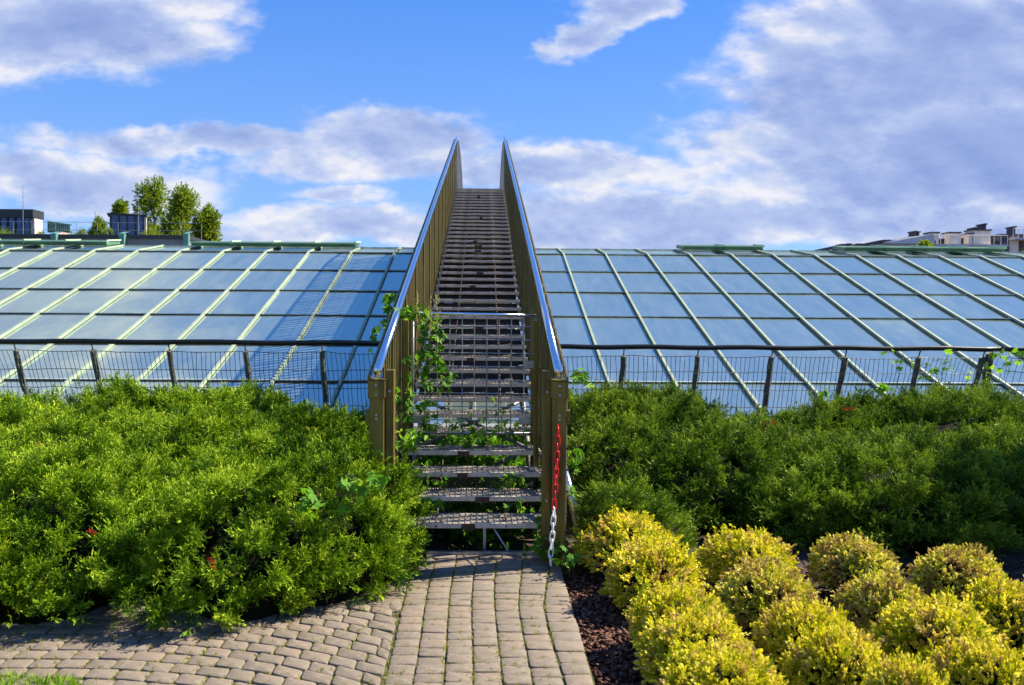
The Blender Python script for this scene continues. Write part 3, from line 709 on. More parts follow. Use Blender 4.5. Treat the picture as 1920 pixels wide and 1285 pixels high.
for si, s_ in enumerate(SH):
    cx, cy, rx, ry, h, lab = s_
    sh = empty('juniper', (cx, cy, 0), lab, 'juniper', 'junipers in the beds')
    # near-black core mound: shade of the gaps put into its colour
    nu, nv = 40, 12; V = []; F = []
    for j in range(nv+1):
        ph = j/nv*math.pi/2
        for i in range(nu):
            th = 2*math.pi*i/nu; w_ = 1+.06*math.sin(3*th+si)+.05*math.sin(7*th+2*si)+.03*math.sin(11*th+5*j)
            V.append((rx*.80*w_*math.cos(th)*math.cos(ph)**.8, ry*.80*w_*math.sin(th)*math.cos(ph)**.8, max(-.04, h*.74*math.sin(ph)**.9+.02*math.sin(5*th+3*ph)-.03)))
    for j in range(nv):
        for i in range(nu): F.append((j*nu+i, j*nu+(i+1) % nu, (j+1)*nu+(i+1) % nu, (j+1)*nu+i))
    npmesh('dark_core', V, F, M['core'], parent=sh, smooth=True)
    # clumps over the surface
    far = max(0, cy-5.5); spc = .116+.009*far
    area = math.pi*rx*ry*1.0+math.pi*(rx+ry)*h*.8; nc = int(area/(spc*spc)*1.15)
    th = rng.uniform(0, 2*np.pi, nc); ph = np.arcsin(rng.uniform(0.02, 1, nc)**.85)
    nx = np.cos(th)*np.cos(ph); ny = np.sin(th)*np.cos(ph); nz = np.sin(ph)
    wv = 1+.07*np.sin(3*th+si)+.05*np.sin(7*th+2*si)
    sq = (np.abs(np.cos(th))**3.2+np.abs(np.sin(th))**3.2)**(-1/3.2)
    px_, py_ = cx+rx*nx*wv*.93*sq, cy+ry*ny*wv*.93*sq; pz_ = h*nz**.80
    nrm = np.c_[nx/rx, ny/ry, nz/h*.9]; nrm /= np.linalg.norm(nrm, axis=1, keepdims=True)
    off = rng.normal(0, .050, nc)-.04
    # broad hollows and swells
    sw = .075*np.sin(px_*4.1+1.7*np.sin(py_*3.3))+.05*np.cos(py_*5.2+2*np.sin(px_*2.7))
    sw = sw+.05*np.sin(px_*13+3*np.sin(py_*5+pz_*6))*np.cos(py_*11+pz_*9+2*np.sin(px_*6))
    P0 = np.c_[px_, py_, pz_]+nrm*(off+sw)[:, None]
    keep = (P0[:, 2] > .0)
    for sj, q in enumerate(SH):
        if sj != si:
            hh = sh_h(q, P0[:, 0], P0[:, 1]); keep &= ~(hh > P0[:, 2]+.24)
    keep &= ~((P0[:, 1] > 5.42) & (np.abs(P0[:, 0]-CX) < .80) & (cy > 5))
    keep &= ~((P0[:, 0] > -.40) & (P0[:, 0] < .5))
    keep &= ~((P0[:, 1] < 10.9) & (P0[:, 1] > 10.45))
    P0 = P0[keep]; nrm = nrm[keep]; nc = len(P0)
    cs = rng.uniform(.75, 1.25, nc); ct = rng.normal(.46, .16, nc)
    per = 24
    idx = np.repeat(np.arange(nc), per); n = len(idx)
    td = nrm*.80+np.array([.06, -.05, .42])+rng.normal(0, .38, (nc, 3)); td /= np.linalg.norm(td, axis=1, keepdims=True)
    root = P0-td*(.045+.004*far)*cs[:, None]
    dirs = td[idx]+rng.normal(0, .40, (n, 3)); dirs /= np.linalg.norm(dirs, axis=1, keepdims=True)
    sc_ = (.078+.007*far)*rng.uniform(.7, 1.3, n)*cs[idx]
    pos = root[idx]+dirs*sc_[:, None]*rng.uniform(.05, .75, n)[:, None]
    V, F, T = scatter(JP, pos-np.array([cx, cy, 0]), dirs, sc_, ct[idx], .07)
    # inner sprays that close the gaps, their shade put into a darker tint
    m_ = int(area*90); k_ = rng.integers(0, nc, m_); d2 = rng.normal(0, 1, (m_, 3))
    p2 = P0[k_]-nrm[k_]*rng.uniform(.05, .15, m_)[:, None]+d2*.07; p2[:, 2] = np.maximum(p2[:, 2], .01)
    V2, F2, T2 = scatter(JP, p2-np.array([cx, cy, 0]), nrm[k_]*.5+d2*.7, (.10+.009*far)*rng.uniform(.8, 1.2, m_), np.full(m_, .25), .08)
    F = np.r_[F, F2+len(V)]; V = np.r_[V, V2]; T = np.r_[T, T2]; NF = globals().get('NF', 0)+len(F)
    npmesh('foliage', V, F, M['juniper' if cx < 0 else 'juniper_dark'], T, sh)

print('juniper faces', NF)
# ------------------------------------------------------------------ golden shrubs
def gold_mesh(seed, sz, mt, spiky):
    global rng
    keep_rng = rng; rng = np.random.default_rng(seed)
    n = 1350; th = rng.uniform(0, 2*np.pi, n); cz = rng.uniform(-.25, 1, n); s2 = np.sqrt(1-cz*cz)
    nr = np.c_[s2*np.cos(th), s2*np.sin(th), cz]
    w_ = 1+.05*np.sin(3*th+seed)+.04*np.sin(5*th*1+cz*4)+.05*np.sin(cz*6+seed+2*th)+rng.normal(0, .035, n)
    P0 = nr*np.array([.265, .265, .23])*w_[:, None]+np.array([0, 0, .14])
    P0 = P0-nr*.035
    d = nr+rng.normal(0, .38, (n, 3))+[0, 0, .12]
    V, F, T = scatter(SP, P0, d, rng.uniform(.040, .068, n), rng.uniform(.15, .85, n), .15)
    k = int(90*spiky); ix = rng.integers(0, n, k); ix = ix[nr[ix, 2] > .1]
    if len(ix):
        d2 = nr[ix]*.8+rng.normal(0, .3, (len(ix), 3))+[0, 0, .45]
        V2, F2, T2 = scatter(TALLSP, P0[ix], d2, rng.uniform(.07, .125, len(ix)), rng.uniform(.1, .6, len(ix)), .1)
        F = np.r_[F, F2+len(V)]; V = np.r_[V, V2]; T = np.r_[T, T2]
    V[:, 2] = np.maximum(V[:, 2], .0)
    rng = keep_rng
    o = npmesh('foliage', V, F, mt, T); me = o.data; bpy.data.objects.remove(o); return me
def twig_mesh(seed):
    r_ = random.Random(seed); mb = MB()
    for k in range(26):
        a = r_.uniform(0, 6.28); l = r_.uniform(.08, .22); z = r_.uniform(.10, .28)
        mb.tube([(math.cos(a)*.015, math.sin(a)*.015, -.05), (math.cos(a+.3)*l*.5, math.sin(a+.3)*l*.5, z*.6), (math.cos(a)*l, math.sin(a)*l, z)], [.006, .004, .002], 4, False)
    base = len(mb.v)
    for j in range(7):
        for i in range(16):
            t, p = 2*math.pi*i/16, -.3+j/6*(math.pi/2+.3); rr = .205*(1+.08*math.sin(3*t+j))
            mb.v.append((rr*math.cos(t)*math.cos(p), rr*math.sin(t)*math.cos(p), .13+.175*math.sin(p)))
    mb.cur = 1  # near-black dome within the twigs, coloured as the shade between leaves
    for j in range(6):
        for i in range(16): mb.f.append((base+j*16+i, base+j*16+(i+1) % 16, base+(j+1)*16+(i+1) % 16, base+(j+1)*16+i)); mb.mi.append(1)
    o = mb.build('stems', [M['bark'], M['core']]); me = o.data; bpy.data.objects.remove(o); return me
GM = [gold_mesh(101, 1, M['gold'], 1.6), gold_mesh(102, 1, M['gold'], .8), gold_mesh(103, 1, M['gold2'], .25), gold_mesh(104, 1, M['gold2'], .4), gold_mesh(105, 1, M['gold'], .5)]
TM = [twig_mesh(5), twig_mesh(6)]
GS = [  # px centre, top y, width px, mesh, label
    (1178, 962, 205, 0, 'shaggy yellow-green shrub nearest the hanging chain and the stair post'),
    (1228, 1026, 220, 0, 'shaggy yellow shrub directly in front of the one by the chain'),
    (1412, 1003, 195, 1, 'golden shrub in the back row, second from the stairs'),
    (1446, 1062, 200, 2, 'golden shrub with a brown scorched crown in the second row, left of the dark-gapped ones'),
    (1616, 1010, 184, 3, 'neat cream-tipped ball shrub in the back row, third from the stairs'),
    (1816, 1028, 188, 2, 'last cream-tipped ball shrub in the back row, at the right'),
    (1676, 1088, 192, 3, 'flat brown-topped ball shrub in the middle of the bed'),
    (1915, 1098, 190, 4, 'ball shrub cut by the right edge of the photo, second row'),
    (1280, 1108, 200, 1, 'yellow shrub beside the bark mulch, third from the stairs along the path'),
    (1524, 1136, 200, 4, 'rounded brownish-gold shrub with a dark gap at its left foot'),
    (1778, 1144, 240, 1, 'wide golden shrub in front of the brown-topped ball, right part of the bed'),
    (1322, 1160, 235, 4, 'wide golden shrub nearest the path edge, third row from the front'),
    (1592, 1200, 215, 1, 'golden shrub in the front row, centre, cut by the lower edge'),
    (1365, 1232, 260, 1, 'bright yellow shrub at the lower edge nearest the path'),
    (1868, 1218, 215, 4, 'golden shrub in the lower right corner of the photo'),
    (1725, 1262, 200, 0, 'pale yellow shrub barely rising over the lower edge between two others'),
]
for k, (px, ty, wp, gm, lab) in enumerate(GS):
    zt = .375 if ty > 1000 else .42
    D = (CAMH-zt)*1600/(ty-604+0*px); D = D+.20; s_ = wp*D/1600/.60; 
    o = empty('golden_shrub', ((px-907)*D/1600, D, -.03), lab, 'shrub', 'clipped golden shrubs', rz=k*1.3)
    hs = (zt+.03)/.40
    f = link('foliage', GM[gm], o); sx_ = s_*random.uniform(.92, 1.08); f.scale = (sx_, s_*random.uniform(.9, 1.05), hs*random.uniform(.84, .94)); t = link('stems', TM[k % 2], o); t.scale = (s_*.95, s_*.95, hs*.86)

# ------------------------------------------------------------------ climbing plants
def creeper(name, stems, lab, cat, size=.065, dens=60, seed=1, protos=None, mt='vine', group=None, face=(0, -1, 0), sp=.035, tint=.5):
    """stems: list of polylines; leaves hang along them"""
    global rng
    keep_rng = rng; rng = np.random.default_rng(seed)
    o0 = Vector(stems[0][0]); root = empty(name, (o0.x, o0.y, max(0, o0.z)), lab, cat, group); off = root.location
    mb = MB(); P = []
    for pl in stems:
        pts = [Vector(p) for p in pl]; fine = []
        for a, b in zip(pts[:-1], pts[1:]):
            for q in range(5): fine.append(a.lerp(b, q/5)+Vector(rng.normal(0, sp*.25, 3)))
        fine.append(pts[-1]); mb.tube([p-off for p in fine], .003, 4, False)
        L = sum((b-a).length for a, b in zip(fine[:-1], fine[1:])); n = max(2, int(L*dens*.8))
        for _ in range(n):
            i = rng.integers(0, len(fine)-1); P.append(fine[i].lerp(fine[i+1], rng.random())+Vector(rng.normal(0, sp, 3)))
    P = np.array([tuple(p-off) for p in P]); n = len(P)
    mb.build('stem', M['bark'], root)
    d = np.c_[rng.normal(0, .55, n), rng.normal(-.25, .35, n), rng.normal(-.75, .45, n)]
    V, F, T = scatter(protos or VP5, P, d, 1.18*size*rng.uniform(.6, 1.25, n), np.full(n, tint), .22, spin=rng.normal(math.pi, .9, n))
    npmesh('leaves', V, F, M[mt], T, root); rng = keep_rng
    return root
def at(px, py, Y): return (((px-907)/1600)*Y, Y, CAMH-(py-602-.006*(px-907))*Y/1600)
creeper('creeper_vine', [[at(800, 812, 6.9), at(795, 760, 6.88), at(800, 700, 6.88), at(790, 640, 6.87), at(800, 590, 6.86), at(772, 583, 6.8), at(755, 592, 6.7)],
                         [at(800, 700, 6.86), at(820, 660, 6.85), at(812, 600, 6.85)], [at(795, 760, 6.86), at(828, 720, 6.84), at(845, 690, 6.84)],
                         [at(800, 640, 6.86), at(822, 618, 6.85), at(838, 612, 6.85)], [at(765, 800, 6.6), at(762, 740, 6.6), at(775, 660, 6.7)]],
        'leafy creeper climbing the left half of the wire gate', 'climbing plant', .062, 62, 3, sp=.034, tint=.46)
creeper('creeper_vine', [[at(752, 585, 6.6), at(735, 590, 6.9), at(718, 610, 7.1), at(700, 625, 7.2), at(690, 645, 7.25)], [at(735, 590, 6.9), at(730, 565, 7.3), at(738, 555, 7.5)]],
        'creeper tendril hanging outside the left handrail over the fence', 'climbing plant', .058, 46, 4, sp=.02, tint=.6)
creeper('creeper_vine', [[at(743, 800, 5.9), at(742, 760, 5.9), at(740, 710, 5.95)], [at(742, 880, 5.8), at(744, 820, 5.85)]], 'creeper shoots behind the inner left post at the foot of the stairs', 'climbing plant', .05, 40, 5, sp=.015, tint=.6)
creeper('creeper_vine', [[at(745, 850, 6.35), at(760, 820, 6.4), at(790, 815, 6.5)], [at(745, 830, 6.4), at(770, 835, 6.45)]], 'bright creeper spilling over the left end of the fourth step', 'climbing plant', .065, 75, 6, sp=.04, tint=.68)
creeper('creeper_vine', [[at(860, 835, 6.95), at(900, 815, 7.0), at(960, 805, 7.05), at(1000, 800, 7.0)], [at(900, 815, 7), at(905, 835, 6.9)], [at(930, 790, 7.0), at(940, 770, 7.0)], [at(800, 800, 6.98), at(850, 795, 7.0), at(880, 790, 7.0)]],
        'creeper spreading under the bottom of the wire gate', 'climbing plant', .062, 80, 7, sp=.05, tint=.5)
creeper('creeper_vine', [[at(790, 905, 6.3), at(810, 900, 6.25), at(840, 912, 6.22)], [at(800, 880, 6.3), at(780, 870, 6.3)]], 'creeper leaves poking out over the third step, left', 'climbing plant', .06, 55, 8, sp=.03, tint=.62)
creeper('creeper_vine', [[at(940, 912, 6.3), at(960, 898, 6.25), at(985, 900, 6.25)]], 'creeper leaves poking out over the third step, right', 'climbing plant', .06, 60, 9, sp=.025, tint=.6)
creeper('creeper_vine', [[at(950, 955, 5.97), at(970, 945, 5.96), at(990, 945, 5.98)], [at(795, 948, 5.95), at(815, 950, 5.94), at(830, 955, 5.95)]], 'creeper leaves between the first and second steps', 'climbing plant', .058, 50, 10, sp=.025, tint=.5)
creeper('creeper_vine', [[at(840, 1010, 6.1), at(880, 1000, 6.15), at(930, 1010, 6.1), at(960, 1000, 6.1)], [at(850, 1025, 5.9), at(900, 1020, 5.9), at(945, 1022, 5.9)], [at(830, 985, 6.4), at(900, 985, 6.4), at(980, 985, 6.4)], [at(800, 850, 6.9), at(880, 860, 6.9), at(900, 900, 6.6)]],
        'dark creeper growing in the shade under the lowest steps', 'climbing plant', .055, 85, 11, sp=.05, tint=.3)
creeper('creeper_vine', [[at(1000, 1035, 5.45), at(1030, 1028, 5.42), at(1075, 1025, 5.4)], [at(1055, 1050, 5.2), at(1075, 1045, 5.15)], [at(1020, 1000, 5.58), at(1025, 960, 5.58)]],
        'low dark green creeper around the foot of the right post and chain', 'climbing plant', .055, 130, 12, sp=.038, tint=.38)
creeper('creeper_vine', [[at(1076, 905, 5.7), at(1080, 870, 5.7), at(1082, 835, 5.72)], [at(1078, 940, 5.6), at(1074, 910, 5.6)]], 'creeper shoots outside the right post above the silver strut', 'climbing plant', .05, 60, 13, sp=.02, tint=.68)
creeper('creeper_vine', [[at(1080, 712, 8.2), at(1085, 700, 8.2), at(1100, 705, 8.3)], [at(1100, 725, 8.2), at(1098, 700, 8.2)]], 'creeper tips beside the top of the right stair post', 'climbing plant', .07, 60, 14, sp=.02, tint=.75)
creeper('creeper_vine', [[at(655, 960, 4.62), at(665, 930, 4.62), at(668, 895, 4.7)], [at(660, 925, 4.62), at(690, 915, 4.7), at(705, 905, 4.75)], [at(665, 900, 4.7), at(650, 890, 4.75)]],
        'pale creeper with drooping leaves growing through the left juniper near the post', 'climbing plant', .066, 44, 15, sp=.03, tint=.75)
creeper('creeper_vine', [[at(560, 935, 4.5), at(580, 940, 4.5), at(590, 950, 4.5)]], 'small blue-green creeper sprig lying on the left juniper', 'climbing plant', .062, 55, 16, sp=.03, tint=.45)
creeper('creeper_vine', [[at(1690, 730, 10.2), at(1695, 690, 10.3), at(1700, 665, 10.3)], [at(1740, 715, 10.2), at(1745, 690, 10.3), at(1775, 675, 10.3)], [at(1775, 735, 10.2), at(1778, 700, 10.25), at(1782, 668, 10.3)]],
        'green creeper on the mesh between the fourth and fifth right fence posts', 'climbing plant', .078, 14, 17, sp=.05, tint=.6)
creeper('creeper_vine', [[at(1822, 735, 10.2), at(1825, 705, 10.3)], [at(1868, 735, 10.2), at(1872, 700, 10.2), at(1868, 665, 10.3), at(1880, 660, 10.3)], [at(1890, 720, 10.0), at(1900, 680, 10.1), at(1910, 665, 10.1)]],
        'creeper on the fence at its right-hand corner', 'climbing plant', .078, 26, 18, sp=.05, tint=.7)
creeper('creeper_vine', [[at(1660, 745, 9.9), at(1665, 730, 9.9), at(1662, 715, 9.9)], [at(1555, 745, 9.7), at(1560, 728, 9.8)], [at(1050+610, 665, 10.3), at(1680, 660, 10.3)]], 'sparse creeper sprigs below the middle of the right fence', 'climbing plant', .09, 22, 19, sp=.03, tint=.65)
for k, (x, y, Y, lab) in enumerate([(72, 836, 5.75, 'red leaf cluster on the left juniper bank'), (404, 1054, 4.2, 'bright orange-red leaf cluster low in the left juniper'),
                                    (1442, 800, 6.4, 'red leaf cluster in the right-hand junipers'), (1600, 770, 7.6, 'dull red leaf cluster near the right fence'), (180, 998, 4.3, 'tiny dark red leaf low in the left juniper')]):
    creeper('red_creeper_leaves', [[at(x-8, y+4, Y-.1), at(x+6, y-5, Y-.1)]], lab, 'leaves', .026, 130, 30+k, mt='redleaf', sp=.012, group='red leaves among the junipers', protos=VP3)
# seeding grasses on the gate
for k, (x, y0, y1) in enumerate([(780, 620, 552), (806, 640, 562), (818, 635, 560)]):
    r_ = empty('seeding_grass', at(x, y0, 6.75), ['seeding grass stalk at the left end of the gate', 'middle seeding grass stalk above the gate', 'right-hand seeding grass stalk above the gate'][k], 'grass stalk', 'grass stalks above the gate')
    mb = MB(); a = Vector(at(x, y0+60, 6.75)); b = Vector(at(x+2, y1, 6.75)); mb.tube([a-r_.location, a.lerp(b, .6)-r_.location, b-r_.location], .0018, 4, False); mb.build('stalk', M['bark'], r_)
    n = 40; t = rng.uniform(.55, 1, n); P = np.array([tuple(a.lerp(b, q)-r_.location) for q in t])+rng.normal(0, .008, (n, 3))
    V, F, T = scatter(SP, P, np.c_[rng.normal(0, .3, (n, 2)), np.ones(n)], rng.uniform(.018, .03, n), np.full(n, .5), .3); npmesh('seed_head', V, F, M['dry'], T, r_)

# ------------------------------------------------------------------ buildings and trees beyond the roof
def wp(px, py, Y): p = at(px, py, Y); return p[0], p[2]
# left: the roof-top with its parapet
bl = empty('library_building', (-20, 36, 0), 'grey building with black-capped parapet and teal piers behind the left roof', 'building')
bo = Vector((20, -36, 0))
x1_, zt_ = wp(356, 447, 36)
mb = MB(); mb.box(-45+20, x1_+20, 0, 16, -.05, zt_-.12); mb.build('wall', M['bgrey'], bl)
mb = MB(); mb.box(-45+20, x1_+20.05, -.08, 16.05, zt_-.118, zt_+.04); mb.build('coping', M['bblack'], bl)
for px in (-10, 111, 236, 354):
    x, z = wp(px, 440, 35.8); mb = MB(); mb.box(x+20-.11, x+20+.11, -.3, -.085, 2, z-.05); mb.add([(x+20-.11, -.3, z-.05), (x+20+.11, -.3, z-.05), (x+20+.2, .1, z+.06), (x+20-.06, .1, z+.06)], [(0, 1, 2, 3)])
    mb.build('pier', M['teal'], bl)
mb = MB()
for k in range(14):
    x = -24+k*.9; mb.tube([(x+20, 1.5, zt_), (x+20, 1.5, zt_+.72)], .010, 4)
for dz in (.72, .38): mb.tube([(-10, 1.5, zt_+dz), (x1_+20, 1.5, zt_+dz)], .009, 4)
mb.build('roof_railing', M['galv'], bl)
def pavilion(px0, px1, pyt, pyb, Y, depth, lab, rz=0, name='roof_pavilion', gf=.72):
    xa, zt = wp(px0, pyt, Y); xb, zb = wp(px1, pyb, Y); w = xb-xa; h = zt-zb+.35
    o = empty(name, ((xa+xb)/2, Y, zb-.35), lab, 'pavilion', rz=rz)
    mb = MB(); mb.box(-w/2+.12, w/2-.12, .1, depth, 0, h*gf); mb.build('glazing', M['bglass'], o)
    mb = MB(); mb.box(-w/2-.05, w/2+.05, 0, depth+.1, h*gf+.01, h); mb.build('flat_roof', M['bblack'], o)
    mb = MB()
    for k in range(5): x = -w/2+.1+k*(w-.2)/4; mb.box(x-.04, x+.04, .02, .098, 0, h*gf)
    mb.build('frame', M['bblack'], o)
    mb = MB(); mb.box(w/2-.115, w/2+.02, .2, depth, 0, h*gf-.01); mb.build('side_wall', M['cream'], o)
    return o
pavilion(5, 70, 397, 438, 40, .9, 'dark flat-roofed glass pavilion on the roof at the far left')
pavilion(-80, -8, 400, 438, 41, .9, 'partly cut glass pavilion at the left edge')
pavilion(213, 277, 405, 440, 40, 1.0, 'small dark glass hut on the roof in front of the trees', rz=.35, gf=.93)
o = empty('screen_panel', (*at(120, 436, 38)[:2], at(120, 436, 38)[2]), 'slatted green screen on the left rooftop', 'screen'); mb = MB()
for k in range(12): mb.box(-.5+k*.083, -.44+k*.083, -.02, .02, -.1, .40-.012*k)
mb.build('slats', M['vent'], o); mb = MB(); mb.box(-.52, .52, .021, .05, -.1, -.04); mb.box(-.52, .52, .021, .05, .22, .26); mb.build('frame', M['bblack'], o)
for k, (px, pt, pb, lab) in enumerate([(54, 352, 440, 'thin white mast on the dark pavilion at the far left'), (186, 400, 440, 'short dark mast beside the slatted screen'), (266, 362, 440, 'thin pale mast in front of the left tree')]):
    x, z = wp(px, pt, 39.5); x2, z2 = wp(px, pb, 39.5)
    o = empty('mast', (x, 39.5, z2-.3), lab, 'mast', 'masts on the left roof'); mb = MB(); mb.tube([(0, 0, 0), (0, 0, (z-z2)*.6+.3), (0, 0, z-z2+.3)], [.022, .014, .007], 6); mb.build('pole', M['galv' if k != 1 else 'bblack'], o)
    mb = MB(); mb.box(-.09, .09, -.09, .09, -.02, .12); mb.build('foot', M['bblack'], o)
# planting on that roof
def tree(px, pt, Y, w, lab, seed, zb=0, cat='tree', name='broadleaf_tree', leaf=.22, dens=1., base=None, group=None):
    global rng
    kr = rng; rng = np.random.default_rng(seed); r_ = random.Random(seed)
    x, zt = wp(px, pt, Y); o = empty(name, (x, Y, zb), lab, cat, group); H = zt-zb; up_ = 1.5 if Y > 50 else 1.0
    z0 = H*.35 if base is None else base
    mb = MB(); mb.tube([(0, 0, -.1), (.05*w, 0, H*.4), (0, .05, H*.9)], [.05*w+.04, .035*w+.03, .01], 7)
    lobes = []
    for k in range(int(16*dens)):
        t = r_.random(); zz = z0+(H-z0)*(.08+.84*t); rr = w/2*(math.sin(math.pi*min(1, .22+.70*t))**.8)*r_.uniform(.25, .85); a = r_.uniform(0, 6.28)
        p = Vector((math.cos(a)*rr, math.sin(a)*rr, zz)); lobes.append((p, w*r_.uniform(.10, .20))); mb.tube([(0, 0, max(.1, zz-w*.35)), p], [.02*w, .006*w], 4, False)
    lobes.append((Vector((0, 0, H-.12*w)), w*.13))
    mb.build('trunk', M['bark'], o)
    Ps, Ds = [], []
    for p, rad in lobes:
        n = int(230*dens*(rad/(.2*w))**2); d = rng.normal(0, 1, (n, 3)); d /= np.linalg.norm(d, axis=1, keepdims=True)
        Ps.append(np.array(p)+d*rad*np.array([.85, .85, 1.15*up_])*rng.uniform(.35, 1.1, n)[:, None]); Ds.append(d+[0, 0, .3])
    P = np.concatenate(Ps); D = np.concatenate(Ds)
    V, F, T = scatter(SP, P, D, leaf*rng.uniform(.7, 1.3, len(P)), rng.uniform(.2, .8, len(P)), .1); npmesh('crown', V, F, M['treeleaf'], T, o); rng = kr
tree(294, 350, 62, 3.5, 'tall light green poplar-like tree behind the small glass hut', 1, leaf=.34, base=6.4, group='trees beyond the left roof')
tree(354, 368, 60, 3.1, 'darker bushy tree right of the tall tree behind the roof', 2, leaf=.32, base=5.8, group='trees beyond the left roof')
tree(396, 398, 61, 2.2, 'lowest rounded tree at the right end of the tree group', 3, leaf=.32, base=5.6, group='trees beyond the left roof')
tree(234, 386, 60, 1.5, 'small tree top rising just above the glass hut roof', 4, leaf=.3, base=6.2, group='trees beyond the left roof')
tree(192, 414, 38.6, .7, 'small roof-garden tree beside the short dark mast', 5, zb=4.9, leaf=.13, dens=.8, base=.1, name='roof_garden_tree')
for k, (px, w, lab) in enumerate([(22, 1.6, 'low shrub on the roof before the dark pavilion'), (82, .9, 'low roof shrub right of the dark pavilion'), (158, 1.1, 'low roof shrub right of the slatted screen'), (212, .8, 'low roof shrub at the left foot of the glass hut'), (288, 1.6, 'low dry-looking roof shrub right of the glass hut'), (330, 1.0, 'low roof shrub near the last teal pier')]):
    tree(px, 439 if k != 3 else 433, 37.4, w*.9, lab, 20+k, zb=zt_-.25, leaf=.06, dens=.7, base=.02, name='roof_shrub', cat='shrub', group='low shrubs on the left roof')
x, z = wp(128, 442, 37); o = empty('roof_slab', (x, 37, zt_+.02), 'tilted pale orange slab lying on the left roof', 'slab'); mb = MB()
mb.add([(-.4, 0, 0), (.45, 0, 0), (.45, .5, .06), (-.3, .5, .22), (-.4, 0, .05), (.45, 0, .05), (.45, .5, .11), (-.3, .5, .27)], [(3, 2, 1, 0), (4, 5, 6, 7), (0, 1, 5, 4), (1, 2, 6, 5), (2, 3, 7, 6), (3, 0, 4, 7)]); mb.build('slab', mat('slabm', (.55, .36, .26), .8), o)

# right: apartment roofs with chimneys, 90 m away
YB = 90
def bld(px0, px1, pyt, lab, Y=YB, depth=10, wall='bwall', roofm='droof'):
    xa, zt = wp(px0, pyt, Y); xb, _ = wp(px1, pyt, Y)
    o = empty('apartment_building', ((xa+xb)/2, Y, 0), lab, 'building', 'apartment buildings beyond the right roof'); w = xb-xa
    mb = MB(); mb.box(-w/2, w/2, 0, depth, -.05, zt-.35); mb.build('wall', M[wall], o)
    mb = MB(); mb.box(-w/2-.15, w/2+.15, -.2, depth+.1, zt-.348, zt); mb.build('roof', M[roofm], o)
    return o, w, zt
def chimney(o, px0, px1, pyt, pyb, dy=0, m='cream', Y=YB):
    xa, zt = wp(px0, pyt, Y+dy); xb, zb = wp(px1, pyb, Y+dy); ox = o.location.x
    mb = MB(); mb.box(xa-ox, xb-ox, dy, dy+1.4, zb-.3, zt-.14); f = mb.build('chimney', M[m], o)
    mb = MB(); mb.box(xa-ox-.1, xb-ox+.1, dy-.1, dy+1.5, zt-.138, zt); 
    mb.build('cap', M['droof'], f)
    return f
o1, w1, z1_ = bld(1655, 1755, 452, 'pale apartment block with sloping grey roof beyond the right roof vents', Y=88, wall='bwall')
o2, w2, z2_ = bld(1735, 1872, 452, 'apartment block with three tall cream chimneys', wall='cream')
o3, w3, z3_ = bld(1882, 1990, 440, 'brown and cream penthouse at the right edge', wall='brownw')
o4, w4, z4_ = bld(1572, 1648, 462, 'low dark roof strip left of the apartment blocks', Y=100, wall='droof')
mb = MB(); mb.add([(-w1/2, -.3, z1_-.35), (w1/2, -.3, z1_-.35), (w1/2, -.1, z1_+.7), (-w1/2+1, -.1, z1_+.1), (-w1/2, 2, z1_), (w1/2, 2, z1_+.75)], [(0, 1, 2, 3), (3, 2, 5, 4)]); mb.build('sloping_roof', M['bwall'], o1)
for px0, px1, pt in ((1660, 1672, 451), (1714, 1732, 444), (1720, 1722, 434), (1726, 1728, 435)): chimney(o1, px0, px1, pt, 462, 1.0, 'bwall' if px1-px0 > 5 else 'droof', Y=88)
for px0, px1, pt in ((1750, 1765, 436), (1785, 1806, 436), (1829, 1864, 431), (1822, 1830, 438)): chimney(o2, px0, px1, pt, 470, -1.6)
for px0, px1, pt in ((1767, 1784, 449), (1806, 1823, 448)): chimney(o2, px0, px1, pt, 470, -.6, 'window')
for px, pt in ((1852, 420), (1835, 427)): chimney(o2, px, px+3, pt, 432, -1.0, 'droof')
for px0, px1, pt, m_ in ((1900, 1918, 443, 'cream'), (1884, 1899, 445, 'window'), (1935, 1950, 445, 'cream')): chimney(o3, px0, px1, pt, 472, -1.4, m_)
chimney(o3, 1909, 1911, 425, 436, 0, 'droof')
for px, pt in ((1580, 459), (1592, 458), (1612, 458), (1630, 457), (1641, 456)): chimney(o4, px, px+7, pt, 464, .5, 'droof', Y=100)
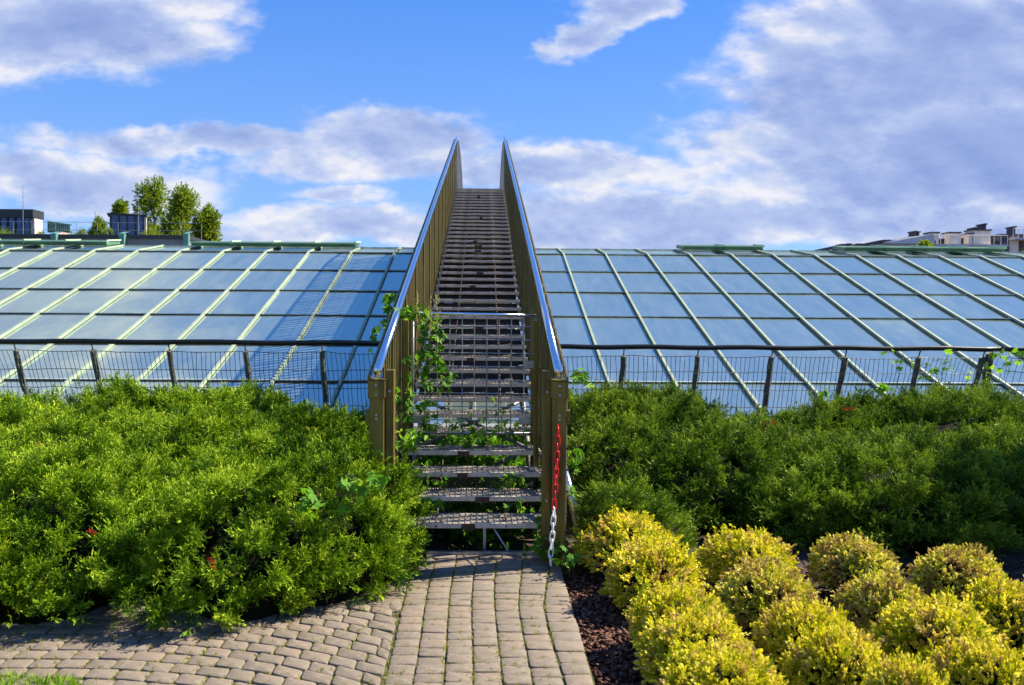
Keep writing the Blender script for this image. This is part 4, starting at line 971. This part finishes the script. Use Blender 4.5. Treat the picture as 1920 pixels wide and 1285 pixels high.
for o_, w_, z_ in ((o2, w2, z2_), (o3, w3, z3_)):
    for k in range(5):
        mb = MB(); x = -w_/2+w_*(k+.5)/5; mb.box(x-.35, x+.35, -.05, .0, z_-2.4, z_-.8); mb.build('window', M['window'], o_)
    mb = MB()
    for k in range(12): x = -w_/2+w_*k/11; mb.tube([(x, -2.2, z_-.6), (x, -2.2, z_+.35)], .03, 4)
    mb.tube([(-w_/2, -2.2, z_+.35), (w_/2, -2.2, z_+.35)], .03, 4); mb.box(-w_/2, w_/2, -2.4, -.06, z_-.8, z_-.6); mb.build('balcony_railing', M['bwall'], o_)
for k, px in enumerate((1735, 1500)):
    if k == 0: tree(1737, 462, 70, 1.1, 'low tree top between the apartment block and the roof vents', 50, leaf=.4, base=5, group='trees beyond the right roof')

# slim tree added out of view on the right to shade the lower right junipers
rk = rng; rng = np.random.default_rng(77)
o = empty('added_shade_tree', (9.5, 8.0, 0), 'slim added tree out of view on the right, shading the lower right junipers', 'tree')
mb = MB(); mb.tube([(0, 0, -.1), (.03, 0, 3), (0, .03, 6.5)], [.13, .09, .02], 8); mb.build('trunk', M['bark'], o, True)
n = 9000; z = rng.uniform(1.6, 6.8, n); a = rng.uniform(0, 6.28, n); rr = .85*np.sin(np.pi*np.clip((z-1.4)/5.6, .05, 1))**.5*rng.uniform(.1, 1, n)**.5
V, F, T = scatter(SP, np.c_[rr*np.cos(a), rr*np.sin(a), z], np.c_[rng.normal(0, .6, (n, 2)), np.ones(n)], rng.uniform(.16, .24, n), rng.uniform(.2, .8, n), .1); npmesh('crown', V, F, M['treeleaf'], T, o); rng = rk

n = 2600; P = np.c_[rng.uniform(CX-.6, CX+.6, n), rng.uniform(6.1, 10.3, n), rng.uniform(-.05, .28, n)]
V, F, T = scatter(VP5, P, np.c_[rng.normal(0, .6, (n, 2)), np.full(n, .3)], rng.uniform(.05, .09, n), rng.uniform(.1, .7, n), .2)
tag(npmesh('ground_cover', V, F, M['vine'], T), 'creeper leaves carpeting the shaded ground beneath the stairs', 'ground cover', kind='stuff')
